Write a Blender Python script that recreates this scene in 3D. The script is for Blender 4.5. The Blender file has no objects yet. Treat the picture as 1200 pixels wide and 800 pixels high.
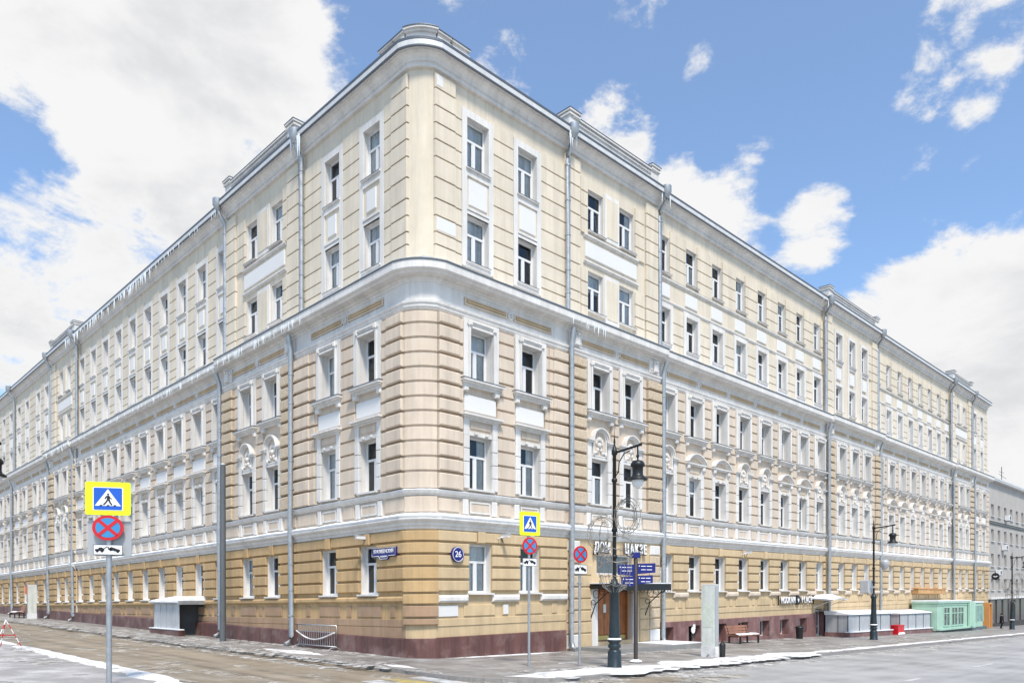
import bpy, math, random
from mathutils import Vector, Matrix, noise

# ------------------------------------------------------------------ camera, world, sun, exposure
U = 1.4                                   # metres per drawing unit
scn = bpy.context.scene
COL = scn.collection
UR = (0.70830, 0.70591)                   # direction along the avenue front
NR = (0.70591, -0.70830)                  # outward normal of the avenue front
cam_d = bpy.data.cameras.new('camera'); cam = bpy.data.objects.new('camera', cam_d); COL.objects.link(cam)
cam_d.sensor_width = 36; cam_d.lens = 26.55; cam_d.shift_y = 0.25; cam_d.clip_end = 3000; cam_d.clip_start = 0.1
cam.location = (2.654*U, -21.75*U, 1.75*U); cam.rotation_euler = (math.radians(90), 0, 0)
scn.camera = cam
SUN_AZ, SUN_EL = math.radians(166), math.radians(56)     # compass from +Y, clockwise
w = bpy.data.worlds.new('World'); scn.world = w; w.use_nodes = True
def build_world():
    nt = w.node_tree; N = nt.nodes; L = nt.links
    for n in list(N): N.remove(n)
    out = N.new('ShaderNodeOutputWorld'); bg = N.new('ShaderNodeBackground'); bg.inputs[1].default_value = 0.12
    L.new(bg.outputs[0], out.inputs[0])
    sky = N.new('ShaderNodeTexSky'); sky.sky_type = 'NISHITA'; sky.sun_disc = False
    sky.sun_elevation = SUN_EL; sky.sun_rotation = SUN_AZ; sky.air_density = 1.0; sky.dust_density = 0.9; sky.ozone_density = 1.6
    tc = N.new('ShaderNodeTexCoord')
    def math_(op, a, b=None, clamp=False):
        m = N.new('ShaderNodeMath'); m.operation = op; m.use_clamp = clamp
        for i, v in enumerate((a, b)):
            if v is None: continue
            if hasattr(v, 'links'): L.new(v, m.inputs[i])
            else: m.inputs[i].default_value = v
        return m.outputs[0]
    def noise_(scale, det, rough, stretch=(1, 1, 1), off=(0, 0, 0), dist=0.0):
        mp = N.new('ShaderNodeMapping'); mp.inputs['Scale'].default_value = stretch; mp.inputs['Location'].default_value = off
        L.new(tc.outputs['Generated'], mp.inputs[0])
        n = N.new('ShaderNodeTexNoise'); n.inputs['Scale'].default_value = scale; n.inputs['Detail'].default_value = det
        n.inputs['Roughness'].default_value = rough; n.inputs['Distortion'].default_value = dist; L.new(mp.outputs[0], n.inputs[0])
        return n.outputs[0]
    def ramp(v, a, b, c=0.0, d=1.0):
        m = N.new('ShaderNodeMapRange'); m.interpolation_type = 'SMOOTHSTEP'
        L.new(v, m.inputs[0])
        for i, x in enumerate((a, b, c, d)): m.inputs[i+1].default_value = x
        return m.outputs[0]
    # cloud banks: (bearing deg from +Y, elevation deg, inner deg, outer deg, weight)
    banks = CLOUDS
    acc = None
    for az, el, r0, r1, wt in banks:
        a, e = math.radians(az), math.radians(el)
        d = N.new('ShaderNodeVectorMath'); d.operation = 'DOT_PRODUCT'; L.new(tc.outputs['Generated'], d.inputs[0])
        d.inputs[1].default_value = (math.sin(a)*math.cos(e), math.cos(a)*math.cos(e), math.sin(e))
        r = ramp(d.outputs['Value'], math.cos(math.radians(r1)), math.cos(math.radians(r0)), 0, wt)
        acc = r if acc is None else math_('ADD', acc, r)
    fb = noise_(4.6, 9, 0.62, (1, 1, 1.9), (3.1, 1.7, 0.4), 0.6)
    fine = noise_(13, 8, 0.65, (1, 1, 1.6), (0.3, 5.1, 2.2), 0.3)
    wisp = noise_(34, 6, 0.7, (1, 1, 1.3), (4.3, 1.1, 6.2), 0.2)
    v = math_('ADD', math_('MULTIPLY', math_('SUBTRACT', fb, .5), 1.5), math_('MULTIPLY', math_('SUBTRACT', fine, .5), .9))
    v = math_('ADD', math_('ADD', v, math_('MULTIPLY', math_('SUBTRACT', wisp, .5), .35)), math_('ADD', acc, COVER))
    mask = math_('ADD', math_('MULTIPLY', ramp(v, 0.0, 0.30), .90), .10)          # thin high veil everywhere
    body = ramp(v, 0.15, 0.75)
    shade = noise_(5.5, 6, 0.55, (1, 1, 2.2), (7.7, 2.0, 5.0), 0.2)
    sh = math_('MULTIPLY', ramp(shade, 0.42, 0.66), body)
    cmix = N.new('ShaderNodeMix'); cmix.data_type = 'RGBA'; L.new(sh, cmix.inputs[0])
    cmix.inputs[6].default_value = (CLW, CLW, CLW*1.0, 1); cmix.inputs[7].default_value = (CLW*.80, CLW*.81, CLW*.83, 1)
    fin = N.new('ShaderNodeMix'); fin.data_type = 'RGBA'; L.new(mask, fin.inputs[0])
    tint = N.new('ShaderNodeVectorMath'); tint.operation = 'MULTIPLY'; tint.inputs[1].default_value = (.86, 1.10, 1.26); L.new(sky.outputs[0], tint.inputs[0])
    L.new(tint.outputs[0], fin.inputs[6]); L.new(cmix.outputs[2], fin.inputs[7])
    L.new(fin.outputs[2], bg.inputs[0])
CLW = 4.9
COVER = .02
CLOUDS = [(-33, 40, 6, 15, .40), (-24, 37, 4, 11, .38), (-16, 34.5, 2, 6, .30), (-26, 28, 2, 6.5, .28), (-21, 25, 2, 5, .26), (-37, 33, 2, 7, .30), (-33, 24, 1.5, 5, -.12), (-31, 19.5, 2, 7, .30), (-37, 11, 3, 10, .24), (-11, 37, 2, 5.5, -.3),
          (8, 32, 1, 3.5, .36), (10.5, 29.5, 1, 3.5, .30), (14.9, 34, .8, 2.6, .34), (18.1, 29.9, .4, 2, .30), (14.5, 26.5, 1, 4.5, .40), (19, 25.5, 2, 5.5, .44), (22.5, 24.5, 1, 3.5, .34), (-.6, 34.8, .8, 2.8, .40), (5.5, 33, .8, 3, .26), (22, 31, .4, 2, .28), (9, 38, 1, 3, .34),
          (27, 26.8, .6, 2.6, .30), (30.5, 27.5, .6, 2.8, .32), (28.2, 30.7, .5, 2.4, .34), (31.9, 29.9, .5, 2.4, .22), (29.5, 33.2, .3, 2.2, .2), (33, 32.4, .6, 2.6, .22), (23.5, 34.6, .3, 2.4, .26), (29.5, 23.2, .4, 2.2, .26),
          (27, 18, 2, 5, .42), (31, 18.5, 2, 5, .44), (35, 16, 2.5, 7, .44), (31, 11, 2, 8, .30), (14, 33, 5, 14, -.24), (26, 29, 5, 12, -.26), (3, 36, 3, 8, -.2)]
build_world()
sun_d = bpy.data.lights.new('sun', 'SUN'); sun = bpy.data.objects.new('sun', sun_d); COL.objects.link(sun)
sun_d.energy = 2.8; sun_d.angle = math.radians(10); sun_d.color = (1.0, 0.92, 0.81)
sd = Vector((math.sin(SUN_AZ)*math.cos(SUN_EL), math.cos(SUN_AZ)*math.cos(SUN_EL), math.sin(SUN_EL)))
sun.rotation_euler = sd.to_track_quat('Z', 'Y').to_euler(); sun.location = (0, -60, 60)
vs = scn.view_settings; vs.view_transform = 'Standard'; vs.look = 'None'; vs.gamma = 1.0; vs.use_curve_mapping = False; vs.exposure = 0.66

rnd = random.Random(7)
# ------------------------------------------------------------------ materials
MATS = {}
def mat(name, col, rough=0.8, metal=0.0, var=0.08, vscale=1.2, streak=0.0, dirt=None, bump=0.0, bscale=30.0, rand=0.0, spec=0.5, dirtlim=(0.5, 0.7), rvar=0.0, track=None, holes=None, tamp=.34):
    if name in MATS: return MATS[name]
    m = bpy.data.materials.new(name); m.use_nodes = True; nt = m.node_tree; N = nt.nodes; L = nt.links
    b = N['Principled BSDF']; b.inputs['Roughness'].default_value = rough; b.inputs['Metallic'].default_value = metal
    b.inputs['Specular IOR Level'].default_value = spec
    geo = N.new('ShaderNodeNewGeometry')
    def nz(scale, det, stretch=(1, 1, 1)):
        mp = N.new('ShaderNodeMapping'); mp.inputs['Scale'].default_value = stretch; L.new(geo.outputs['Position'], mp.inputs[0])
        n = N.new('ShaderNodeTexNoise'); n.inputs['Scale'].default_value = scale; n.inputs['Detail'].default_value = det; n.inputs['Roughness'].default_value = 0.62
        L.new(mp.outputs[0], n.inputs[0]); return n.outputs[0]
    if track is not None:
        mp0 = N.new('ShaderNodeMapping'); mp0.inputs['Rotation'].default_value = (0, 0, -track); L.new(geo.outputs['Position'], mp0.inputs[0])
        mp1 = N.new('ShaderNodeMapping'); mp1.inputs['Scale'].default_value = (.035, 1, 1); L.new(mp0.outputs[0], mp1.inputs[0])
        tn = N.new('ShaderNodeTexNoise'); tn.inputs['Scale'].default_value = 1.9; tn.inputs['Detail'].default_value = 9; L.new(mp1.outputs[0], tn.inputs[0])
    def mr(v, a, b_, c, d):
        r = N.new('ShaderNodeMapRange'); L.new(v, r.inputs[0])
        for i, x in enumerate((a, b_, c, d)): r.inputs[i+1].default_value = x
        return r.outputs[0]
    val = mr(nz(vscale, 6), 0.3, 0.7, 1-var, 1+var)
    def mul(a, b_):
        mm = N.new('ShaderNodeMath'); mm.operation = 'MULTIPLY'; L.new(a, mm.inputs[0]); L.new(b_, mm.inputs[1]); return mm.outputs[0]
    if streak: val = mul(mul(val, mr(nz(1.6, 5, (1, 1, 0.09)), 0.35, 0.72, 1+streak*.4, 1-streak)), mr(nz(5.0, 4, (1, 1, 0.06)), 0.45, 0.75, 1, 1-streak*1.1))
    if track is not None: val = mul(val, mr(nz(26, 4), .3, .7, .84, 1.16)); val = mul(val, mr(tn.outputs[0], .32, .68, 1-tamp, 1+tamp))
    if rand:
        oi = N.new('ShaderNodeObjectInfo'); val = mul(val, mr(oi.outputs['Random'], 0, 1, 1-rand, 1+rand))
    mx = N.new('ShaderNodeVectorMath'); mx.operation = 'SCALE'; mx.inputs[0].default_value = col; L.new(val, mx.inputs['Scale'])
    co = mx.outputs[0]
    if dirt:
        k = N.new('ShaderNodeMix'); k.data_type = 'RGBA'; L.new(mr(nz(dirt[3], 7), dirtlim[0], dirtlim[1], 0, dirt[4]), k.inputs[0])
        L.new(co, k.inputs[6]); k.inputs[7].default_value = (*dirt[:3], 1); co = k.outputs[2]
    L.new(co, b.inputs['Base Color'])
    if rvar: L.new(mr(nz(vscale*.6, 5), 0.35, 0.65, rough-rvar, rough+rvar), b.inputs['Roughness'])
    if bump:
        bp = N.new('ShaderNodeBump'); bp.inputs['Strength'].default_value = bump; bp.inputs['Distance'].default_value = 0.03
        L.new(nz(bscale, 4), bp.inputs['Height']); L.new(bp.outputs[0], b.inputs['Normal'])
    if holes:
        ho = N.new('ShaderNodeMixShader'); tr = N.new('ShaderNodeBsdfTransparent'); out = N['Material Output']
        st_ = N.new('ShaderNodeMath'); st_.operation = 'MULTIPLY_ADD'; L.new(nz(holes[0], 8), st_.inputs[0]); st_.inputs[1].default_value = .6; L.new(mr(nz(holes[0]*4.5, 5), 0, 1, 0, .4), st_.inputs[2])
        L.new(mr(st_.outputs[0], holes[1], holes[2], 0, 1), ho.inputs[0]); L.new(tr.outputs[0], ho.inputs[1]); L.new(b.outputs[0], ho.inputs[2]); L.new(ho.outputs[0], out.inputs['Surface'])
    MATS[name] = m; return m
M_UP = mat('upper_stucco', (.665, .588, .468), .9, var=.06, streak=.11, dirt=(.60, .53, .43, .35, .4), bump=.08, rand=.02)
M_LO = mat('lower_stucco', (.625, .522, .415), .9, var=.07, streak=.14, dirt=(.55, .46, .37, .5, .5), bump=.08, rand=.03)
M_OC = mat('ochre_stucco', (.575, .435, .262), .9, var=.09, streak=.12, dirt=(.40, .30, .18, .5, .5), bump=.08, rand=.03, dirtlim=(.52, .75))
M_OL = mat('lane_ochre_stucco', (.51, .345, .172), .9, var=.10, streak=.18, dirt=(.36, .26, .16, .6, .6), bump=.08, rand=.04, dirtlim=(.5, .72))
M_OD = mat('weathered_ochre', (0.388, 0.253, 0.159), .92, var=.12, streak=.15, dirt=(.33, .25, .19, .7, .7), bump=.1, rand=.04)
M_RK = mat('rock_faced_stucco', (0.539, 0.435, 0.313), .95, var=.18, vscale=9, bump=1.0, bscale=16, rand=.04)
M_WH = mat('white_trim', (.70, .675, .64), .85, var=.05, streak=.14, dirt=(.55, .52, .49, .8, .5), bump=.05)
M_PW = mat('fresh_white_panel', (0.687, 0.679, 0.666), .85, var=.02)
M_PL = mat('maroon_plinth', (0.142, 0.063, 0.054), .6, var=.2, streak=.35, dirt=(.30, .22, .20, 1.1, .6), dirtlim=(.48, .72))
M_PB = mat('plinth_tile', (0.211, 0.104, 0.095), .6, var=.15, streak=.3, dirt=(.34, .24, .22, 1.1, .6))
M_FR = mat('window_plastic', (0.713, 0.713, 0.713), .4, var=.02)
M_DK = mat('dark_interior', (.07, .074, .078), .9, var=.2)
M_CU = mat('curtain', (.80, .80, .79), .9, var=.12, vscale=6, streak=.3)
M_GV = mat('galvanised_metal', (.39, .405, .42), .45, .6, var=.16, vscale=5, rvar=.1)
M_RF = mat('roof_metal', (.16, .17, .19), .5, .6, var=.1)
M_FA = mat('eave_metal', (.60, .60, .59), .6, .1, var=.12, vscale=3)
M_SN = mat('snow', (0.800, 0.809, 0.828), .75, var=.05, bump=.35, bscale=14, dirt=(.62, .60, .57, 2.0, .5), dirtlim=(.55, .75))
M_SD = mat('dirty_snow', (.74, .735, .72), .8, var=.12, bump=.5, bscale=18, dirt=(.38, .35, .31, 1.6, .85), dirtlim=(.45, .68))
M_SB = mat('trodden_snow', (0.744, 0.749, 0.753), .8, var=.10, bump=.6, bscale=16, dirt=(.48, .45, .41, 1.3, .8), dirtlim=(.46, .70), holes=(1.6, .345, .45))
M_ST = mat('thin_slush', (0.540, 0.526, 0.504), .7, var=.15, bump=.6, bscale=18, dirt=(.36, .33, .29, 1.6, .85), dirtlim=(.42, .66), holes=(2.0, .46, .56))
M_IC = mat('ice', (.82, .87, .90), .15, var=.05, spec=.7)
M_BK = mat('black_iron', (.016, .018, .020), .42, .3, var=.2)
M_LG = mat('lamp_green_black', (.020, .032, .038), .38, .2, var=.25, vscale=4)
M_GL = mat('frosted_glass', (.72, .74, .74), .25, var=.03)
M_YE = mat('fluorescent_yellow', (.72, .86, .01), .5, var=.02)
M_BL = mat('sign_blue', (.01, .10, .50), .45, var=.03)
M_NB = mat('navy_enamel', (.008, .012, .16), .35, var=.05)
M_RE = mat('sign_red', (.55, .012, .02), .45, var=.03)
M_LB = mat('sign_light_blue', (.035, .24, .50), .45, var=.03)
M_SW = mat('sign_white', (.83, .83, .83), .45, var=.02)
M_SK = mat('sign_black', (.012, .012, .013), .5, var=.1)
M_GY = mat('sign_back_grey', (.42, .43, .44), .5, .3, var=.06)
M_WD = mat('varnished_wood', (.42, .135, .030), .4, var=.25, vscale=2.5, streak=.35)
M_BW = mat('bench_wood', (.30, .13, .075), .6, var=.2, streak=.2)
M_BR = mat('dark_bronze', (.045, .035, .03), .5, .3, var=.2)
M_GR = mat('mint_paint', (.37, .55, .435), .55, var=.05, streak=.08)
M_DG = mat('slate_base', (.10, .125, .135), .7, var=.1)
M_PG = mat('grey_panel', (0.476, 0.484, 0.501), .45, .2, var=.10, vscale=1.5, streak=.12)
M_NB2 = mat('grey_render', (0.411, 0.386, 0.358), .9, var=.06, streak=.12, bump=.1)
M_OR = mat('orange_paint', (.62, .30, .10), .5, var=.08)
M_TW = mat('raw_timber', (.52, .29, .11), .6, var=.2, streak=.2)
M_RD = mat('red_plastic', (.62, .01, .02), .4, var=.05)
M_CT = mat('black_coat', (.012, .012, .014), .9, var=.3)
M_SKN = mat('skin', (.55, .34, .26), .6, var=.05)
M_CC = mat('concrete', (.24, .235, .225), .9, var=.14, bump=.3, dirt=(.2, .19, .18, 1.5, .5))
TR, TL = math.atan2(UR[1], UR[0]), math.atan2(NR[1], NR[0])
M_AS = mat('road_asphalt', (0.287, 0.283, 0.274), .55, var=.08, vscale=.5, bump=.25, bscale=50, dirt=(.43, .425, .415, .35, .7), dirtlim=(.42, .62), rvar=.12, track=TR, tamp=.16)
M_AL = mat('lane_slush_asphalt', (.245, .20, .145), .55, var=.14, vscale=.7, bump=.6, bscale=22, dirt=(.36, .315, .25, .9, .7), dirtlim=(.46, .68), rvar=.15, track=TL)
M_PA = mat('wet_pavement', (0.222, 0.209, 0.196), .45, var=.12, vscale=.8, bump=.25, bscale=40, dirt=(.42, .405, .39, .7, .75), dirtlim=(.46, .66), rvar=.2, track=TR, tamp=.2)
M_PF = mat('salted_pavement', (0.313, 0.300, 0.291), .55, var=.10, vscale=.8, bump=.3, bscale=40, dirt=(.55, .54, .53, .8, .8), dirtlim=(.45, .65), rvar=.15)
M_KB = mat('granite_kerb', (0.261, 0.244, 0.231), .8, var=.15, vscale=6, bump=.2)
M_YP = mat('worn_yellow_paint', (.46, .36, .10), .7, var=.2, dirt=(.24, .22, .18, 2.2, 1.0), dirtlim=(.42, .60))
M_WP = mat('worn_white_paint', (.52, .52, .51), .7, var=.1, dirt=(.29, .285, .275, 1.8, .9), dirtlim=(.45, .62))
M_GD = mat('frozen_ground', (.22, .21, .20), .9, var=.15)
def glass_mat(name, tint, boost):
    m = bpy.data.materials.new(name); m.use_nodes = True; nt = m.node_tree; N = nt.nodes; L = nt.links
    for n in list(N): N.remove(n)
    o = N.new('ShaderNodeOutputMaterial'); mx = N.new('ShaderNodeMixShader'); tr = N.new('ShaderNodeBsdfTransparent'); gl = N.new('ShaderNodeBsdfGlossy')
    tr.inputs[0].default_value = (*tint, 1); gl.inputs['Roughness'].default_value = .03; gl.inputs[0].default_value = (.8, .84, .88, 1)
    f = N.new('ShaderNodeFresnel'); f.inputs[0].default_value = boost; L.new(f.outputs[0], mx.inputs[0])
    L.new(tr.outputs[0], mx.inputs[1]); L.new(gl.outputs[0], mx.inputs[2]); L.new(mx.outputs[0], o.inputs[0]); return m
M_GS = glass_mat('window_glass', (.93, .95, .95), 1.65)

# ------------------------------------------------------------------ mesh builder (all in drawing units, scaled to metres when built)
class MB:
    def __init__(s): s.v = []; s.f = []; s.m = []; s.sm = []; s.tf = None
    def add(s, vs_, fs_, mi=0, smooth=False):
        o = len(s.v)
        s.v += [s.tf(*p) if s.tf else tuple(p) for p in vs_]
        for f in fs_: s.f.append(tuple(i+o for i in f)); s.m.append(mi); s.sm.append(smooth)
    def box(s, x0, x1, y0, y1, z0, z1, mi=0):
        s.add([(x0, y0, z0), (x1, y0, z0), (x1, y1, z0), (x0, y1, z0), (x0, y0, z1), (x1, y0, z1), (x1, y1, z1), (x0, y1, z1)],
              [(0, 3, 2, 1), (4, 5, 6, 7), (0, 1, 5, 4), (1, 2, 6, 5), (2, 3, 7, 6), (3, 0, 4, 7)], mi)
    def block(s, x0, x1, y, th, z0, z1, c=.02, mi=0, yb=.01):       # bevelled block on a wall face at y, standing th proud
        c = min(c, (x1-x0)*.3, (z1-z0)*.3, th*.8)
        V = []
        for yy, i in ((y+yb, 0), (y-th+c, 0), (y-th, c)):
            V += [(x0+i, yy, z0+i), (x1-i, yy, z0+i), (x1-i, yy, z1-i), (x0+i, yy, z1-i)]
        F = [(8, 9, 10, 11)]
        for a in (0, 4):
            for i in range(4): j = (i+1) % 4; F.append((a+i, a+j, a+4+j, a+4+i))
        s.add(V, F, mi)
    def prism(s, poly, y0, y1, mi=0):                                # polygon in x,z extruded along y
        n = len(poly)
        V = [(x, y0, z) for x, z in poly]+[(x, y1, z) for x, z in poly]
        s.add(V, [tuple(range(n)), tuple(range(2*n-1, n-1, -1))]+[(i, i+n, (i+1) % n+n, (i+1) % n) for i in range(n)], mi)
    def slab(s, poly, z0, z1, zf=None, mi=0):                        # polygon in x,y extruded along z
        n = len(poly); zf = zf or (lambda x, y: 0)
        V = [(x, y, z0+zf(x, y)) for x, y in poly]+[(x, y, z1+zf(x, y)) for x, y in poly]
        s.add(V, [tuple(range(n-1, -1, -1)), tuple(range(n, 2*n))]+[(i, (i+1) % n, (i+1) % n+n, i+n) for i in range(n)], mi)
    def lathe(s, prof, cx=0, cy=0, seg=16, mi=0, smooth=True, capped=True):
        V = []; F = []; n = len(prof)
        for r, z in prof:
            for k in range(seg): a = 2*math.pi*k/seg; V.append((cx+r*math.cos(a), cy+r*math.sin(a), z))
        for i in range(n-1):
            for k in range(seg): j = (k+1) % seg; F.append((i*seg+k, i*seg+j, (i+1)*seg+j, (i+1)*seg+k))
        s.add(V, F, mi, smooth)
        if capped: s.add(V[:seg], [tuple(range(seg-1, -1, -1))], mi); s.add(V[-seg:], [tuple(range(seg))], mi)
    def tube(s, pts, r, seg=8, mi=0, closed=False, smooth=True):
        P = [Vector(p) for p in pts]; n = len(P); V = []; F = []; up0 = Vector((0, 0, 1))
        for i, p in enumerate(P):
            a = P[(i-1) % n] if (closed or i) else P[0]; b = P[(i+1) % n] if (closed or i < n-1) else P[-1]
            d = (b-a).normalized(); up = up0 if abs(d.z) < .95 else Vector((1, 0, 0))
            x = d.cross(up).normalized(); y = x.cross(d); rr = r[i] if isinstance(r, (list, tuple)) else r
            for k in range(seg): t = 2*math.pi*k/seg; V.append(tuple(p+x*rr*math.cos(t)+y*rr*math.sin(t)))
        for i in range(n if closed else n-1):
            i2 = (i+1) % n
            for k in range(seg): j = (k+1) % seg; F.append((i*seg+k, i*seg+j, i2*seg+j, i2*seg+k))
        s.add(V, F, mi, smooth)
        if not closed: s.add(V[:seg], [tuple(range(seg))], mi); s.add(V[-seg:], [tuple(range(seg-1, -1, -1))], mi)
    def ball(s, c, rx, ry, rz, seg=12, ring=8, mi=0):
        V = [(c[0], c[1], c[2]-rz)]; F = []
        for i in range(1, ring):
            a = math.pi*i/ring-math.pi/2
            for k in range(seg): t = 2*math.pi*k/seg; V.append((c[0]+rx*math.cos(a)*math.cos(t), c[1]+ry*math.cos(a)*math.sin(t), c[2]+rz*math.sin(a)))
        V.append((c[0], c[1], c[2]+rz)); T = len(V)-1
        for k in range(seg):
            j = (k+1) % seg; F.append((0, 1+j, 1+k)); F.append((T, T-seg+k, T-seg+j))
            for i in range(ring-2): a = 1+i*seg; F.append((a+k, a+j, a+seg+j, a+seg+k))
        s.add(V, F, mi, True)
    def mesh(s, name, mats):
        me = bpy.data.meshes.new(name); me.from_pydata([(x*U, y*U, z*U) for x, y, z in s.v], [], s.f)
        for m in (mats if isinstance(mats, (list, tuple)) else [mats]): me.materials.append(m)
        me.polygons.foreach_set('material_index', s.m); me.polygons.foreach_set('use_smooth', s.sm); me.update(); return me
def link(name, me, parent=None, loc=(0, 0, 0), rot=(0, 0, 0), **props):
    o = bpy.data.objects.new(name, me); COL.objects.link(o); o.parent = parent
    o.location = (loc[0]*U, loc[1]*U, loc[2]*U); o.rotation_euler = rot
    for k, v in props.items(): o[k] = v
    return o
def put(name, mb, mats, parent=None, loc=(0, 0, 0), rot=(0, 0, 0), **props): return link(name, mb.mesh(name, mats), parent, loc, rot, **props)
def thing(name, label, cat, loc=(0, 0, 0), rz=0, group=None):
    o = link(name, None, None, loc, (0, 0, rz), label=label, category=cat)
    if group: o['group'] = group
    return o
def text_mesh(name, body, size, m, depth=.01, sx=1.0, bold=.006):
    c = bpy.data.curves.new(name, 'FONT'); c.body = body; c.size = size*U; c.extrude = depth*U; c.align_x = 'CENTER'; c.align_y = 'CENTER'; c.offset = bold*U*size
    o = bpy.data.objects.new(name, c); COL.objects.link(o); dg = bpy.context.evaluated_depsgraph_get()
    me = bpy.data.meshes.new_from_object(o.evaluated_get(dg)); bpy.data.objects.remove(o); me.name = name
    me.transform(Matrix.Rotation(math.radians(90), 4, 'X') @ Matrix.Diagonal((sx, 1, 1, 1))); me.materials.clear(); me.materials.append(m); return me

# ------------------------------------------------------------------ plan helpers: a along the avenue front, b outward from it; the lane front is a = 0, b < 0
GRADE = .0108
def plan(a, b): return (a*UR[0]+b*NR[0], a*UR[1]+b*NR[1])
def gz(a, b): x, y = plan(a, b); return -.01591*x-.00174*y
def at(a, b, dz=0): x, y = plan(a, b); return (x, y, gz(a, b)+dz)
ANG_R = math.atan2(UR[1], UR[0]); ANG_L = math.atan2(NR[1], NR[0])
def fpt(side, t, z, n):                     # facade point: t runs to the right seen from the street
    x, y = plan(t, n) if side == 'R' else plan(-n, t)
    return (x, y, z+GRADE*t)
def fang(side): return ANG_R if side == 'R' else ANG_L

# ------------------------------------------------------------------ ground, road, pavements
def sheet(name, poly, dz, m, step=None, **p):
    mb = MB(); mb.add([at(a, b, dz) for a, b in poly], [tuple(range(len(poly)))])
    return put(name, mb, m, **p)
sheet('ground', [(-300, -300), (300, -300), (300, 300), (-300, 300)], -.16, M_GD, kind='structure')
sheet('road', [(-60, 6.0), (130, 6.0), (130, 15.8), (-60, 15.8)], -.096, M_AS, kind='structure')
sheet('lane_road', [(-7.8, -90), (-2.3, -90), (-2.3, 6.1), (-7.8, 6.1)], -.093, M_AL, kind='structure')
sheet('lane_mouth', [(-14, 1.0), (1.5, 3.0), (2.5, 7.3), (-1, 8.6), (-7, 8.9), (-16, 7.4)], -.0895, M_AL, kind='structure')
def arc(cx, cy, r, a0, a1, n=9): return [(cx+r*math.cos(math.radians(a0+(a1-a0)*i/n)), cy+r*math.sin(math.radians(a0+(a1-a0)*i/n))) for i in range(n+1)]
edge_main = [(-2.75, -90), (-2.75, -8), (-2.42, -2)]+arc(-.3, 4.0, 2.12, 180, 90)+[(30, 5.95), (130, 5.95)]
edge_near = [(-7.5, -90), (-7.5, 1.0)]+arc(-12.5, 1.0, 5.0, 0, 90)+[(-60, 6.0)]
def pavement(name, edge, rest, m):
    mb = MB(); poly = edge+rest
    mb.add([at(a, b, 0) for a, b in poly]+[at(a, b, -.15) for a, b in poly], [tuple(range(len(poly)))]+[(i, (i+1) % len(poly), (i+1) % len(poly)+len(poly), i+len(poly)) for i in range(len(poly))])
    put(name, mb, m, kind='structure')
pavement('pavement', edge_main, [(130, -30), (0, -30), (0, -90)], M_PA)
pavement('near_pavement', edge_near, [(-60, -90)], M_PF)
pavement('far_pavement', [(130, 15.8), (-60, 15.8)], [(-60, 40), (130, 40)], M_PF)
def kerb(name, edge, inw):
    mb = MB()
    for (a0, b0), (a1, b1) in zip(edge[:-1], edge[1:]):
        L = math.hypot(a1-a0, b1-b0); n = max(1, min(60, int(L/1.4)))
        if L < 1e-6: continue
        for i in range(n):
            p = (a0+(a1-a0)*i/n, b0+(b1-b0)*i/n); q = (a0+(a1-a0)*(i+.988)/n, b0+(b1-b0)*(i+.988)/n)
            dx, dy = (b1-b0)/L*inw*.13, -(a1-a0)/L*inw*.13; ox, oy = -dx*.12, -dy*.12
            z = .006+.004*((i*7) % 3)
            V = [at(p[0]+ox, p[1]+oy, -.13), at(q[0]+ox, q[1]+oy, -.13), at(q[0]+dx, q[1]+dy, -.13), at(p[0]+dx, p[1]+dy, -.13)]
            V += [at(p[0]+ox, p[1]+oy, z), at(q[0]+ox, q[1]+oy, z), at(q[0]+dx, q[1]+dy, z), at(p[0]+dx, p[1]+dy, z)]
            mb.add(V, [(4, 5, 6, 7), (0, 1, 5, 4), (1, 2, 6, 5), (2, 3, 7, 6), (3, 0, 4, 7)])
    put(name, mb, M_KB, kind='structure')
kerb('kerb', edge_main, 1); kerb('near_kerb', edge_near, -1)
mb = MB()
for i, (a0, a1, b) in enumerate([(4.8, 7.5, 11.0), (12.7, 15.2, 10.9), (20.6, 23.2, 10.8), (28.5, 31, 10.8), (36, 39, 10.8), (26.0, 28.4, 8.2), (33, 36, 8.2)]):
    mb.add([at(a0, b-.07, -.0915), at(a1, b-.07, -.0915), at(a1, b+.07, -.0915), at(a0, b+.07, -.0915)], [(0, 1, 2, 3)])
put('lane_marking', mb, M_WP, kind='structure')
for j, (m, nm) in enumerate(((M_YP, 'yellow_crossing_paint'), (M_WP, 'white_crossing_paint'))):
    mb = MB()
    for i in range(8):
        if i % 2 != j: continue
        a = -7.3+i*.62; mb.add([at(a, 3.3, -.0855), at(a+.5, 3.3, -.0855), at(a+.5, 5.3, -.0855), at(a, 5.3, -.0855)], [(0, 1, 2, 3)])
    put(nm, mb, m, kind='structure')

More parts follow.
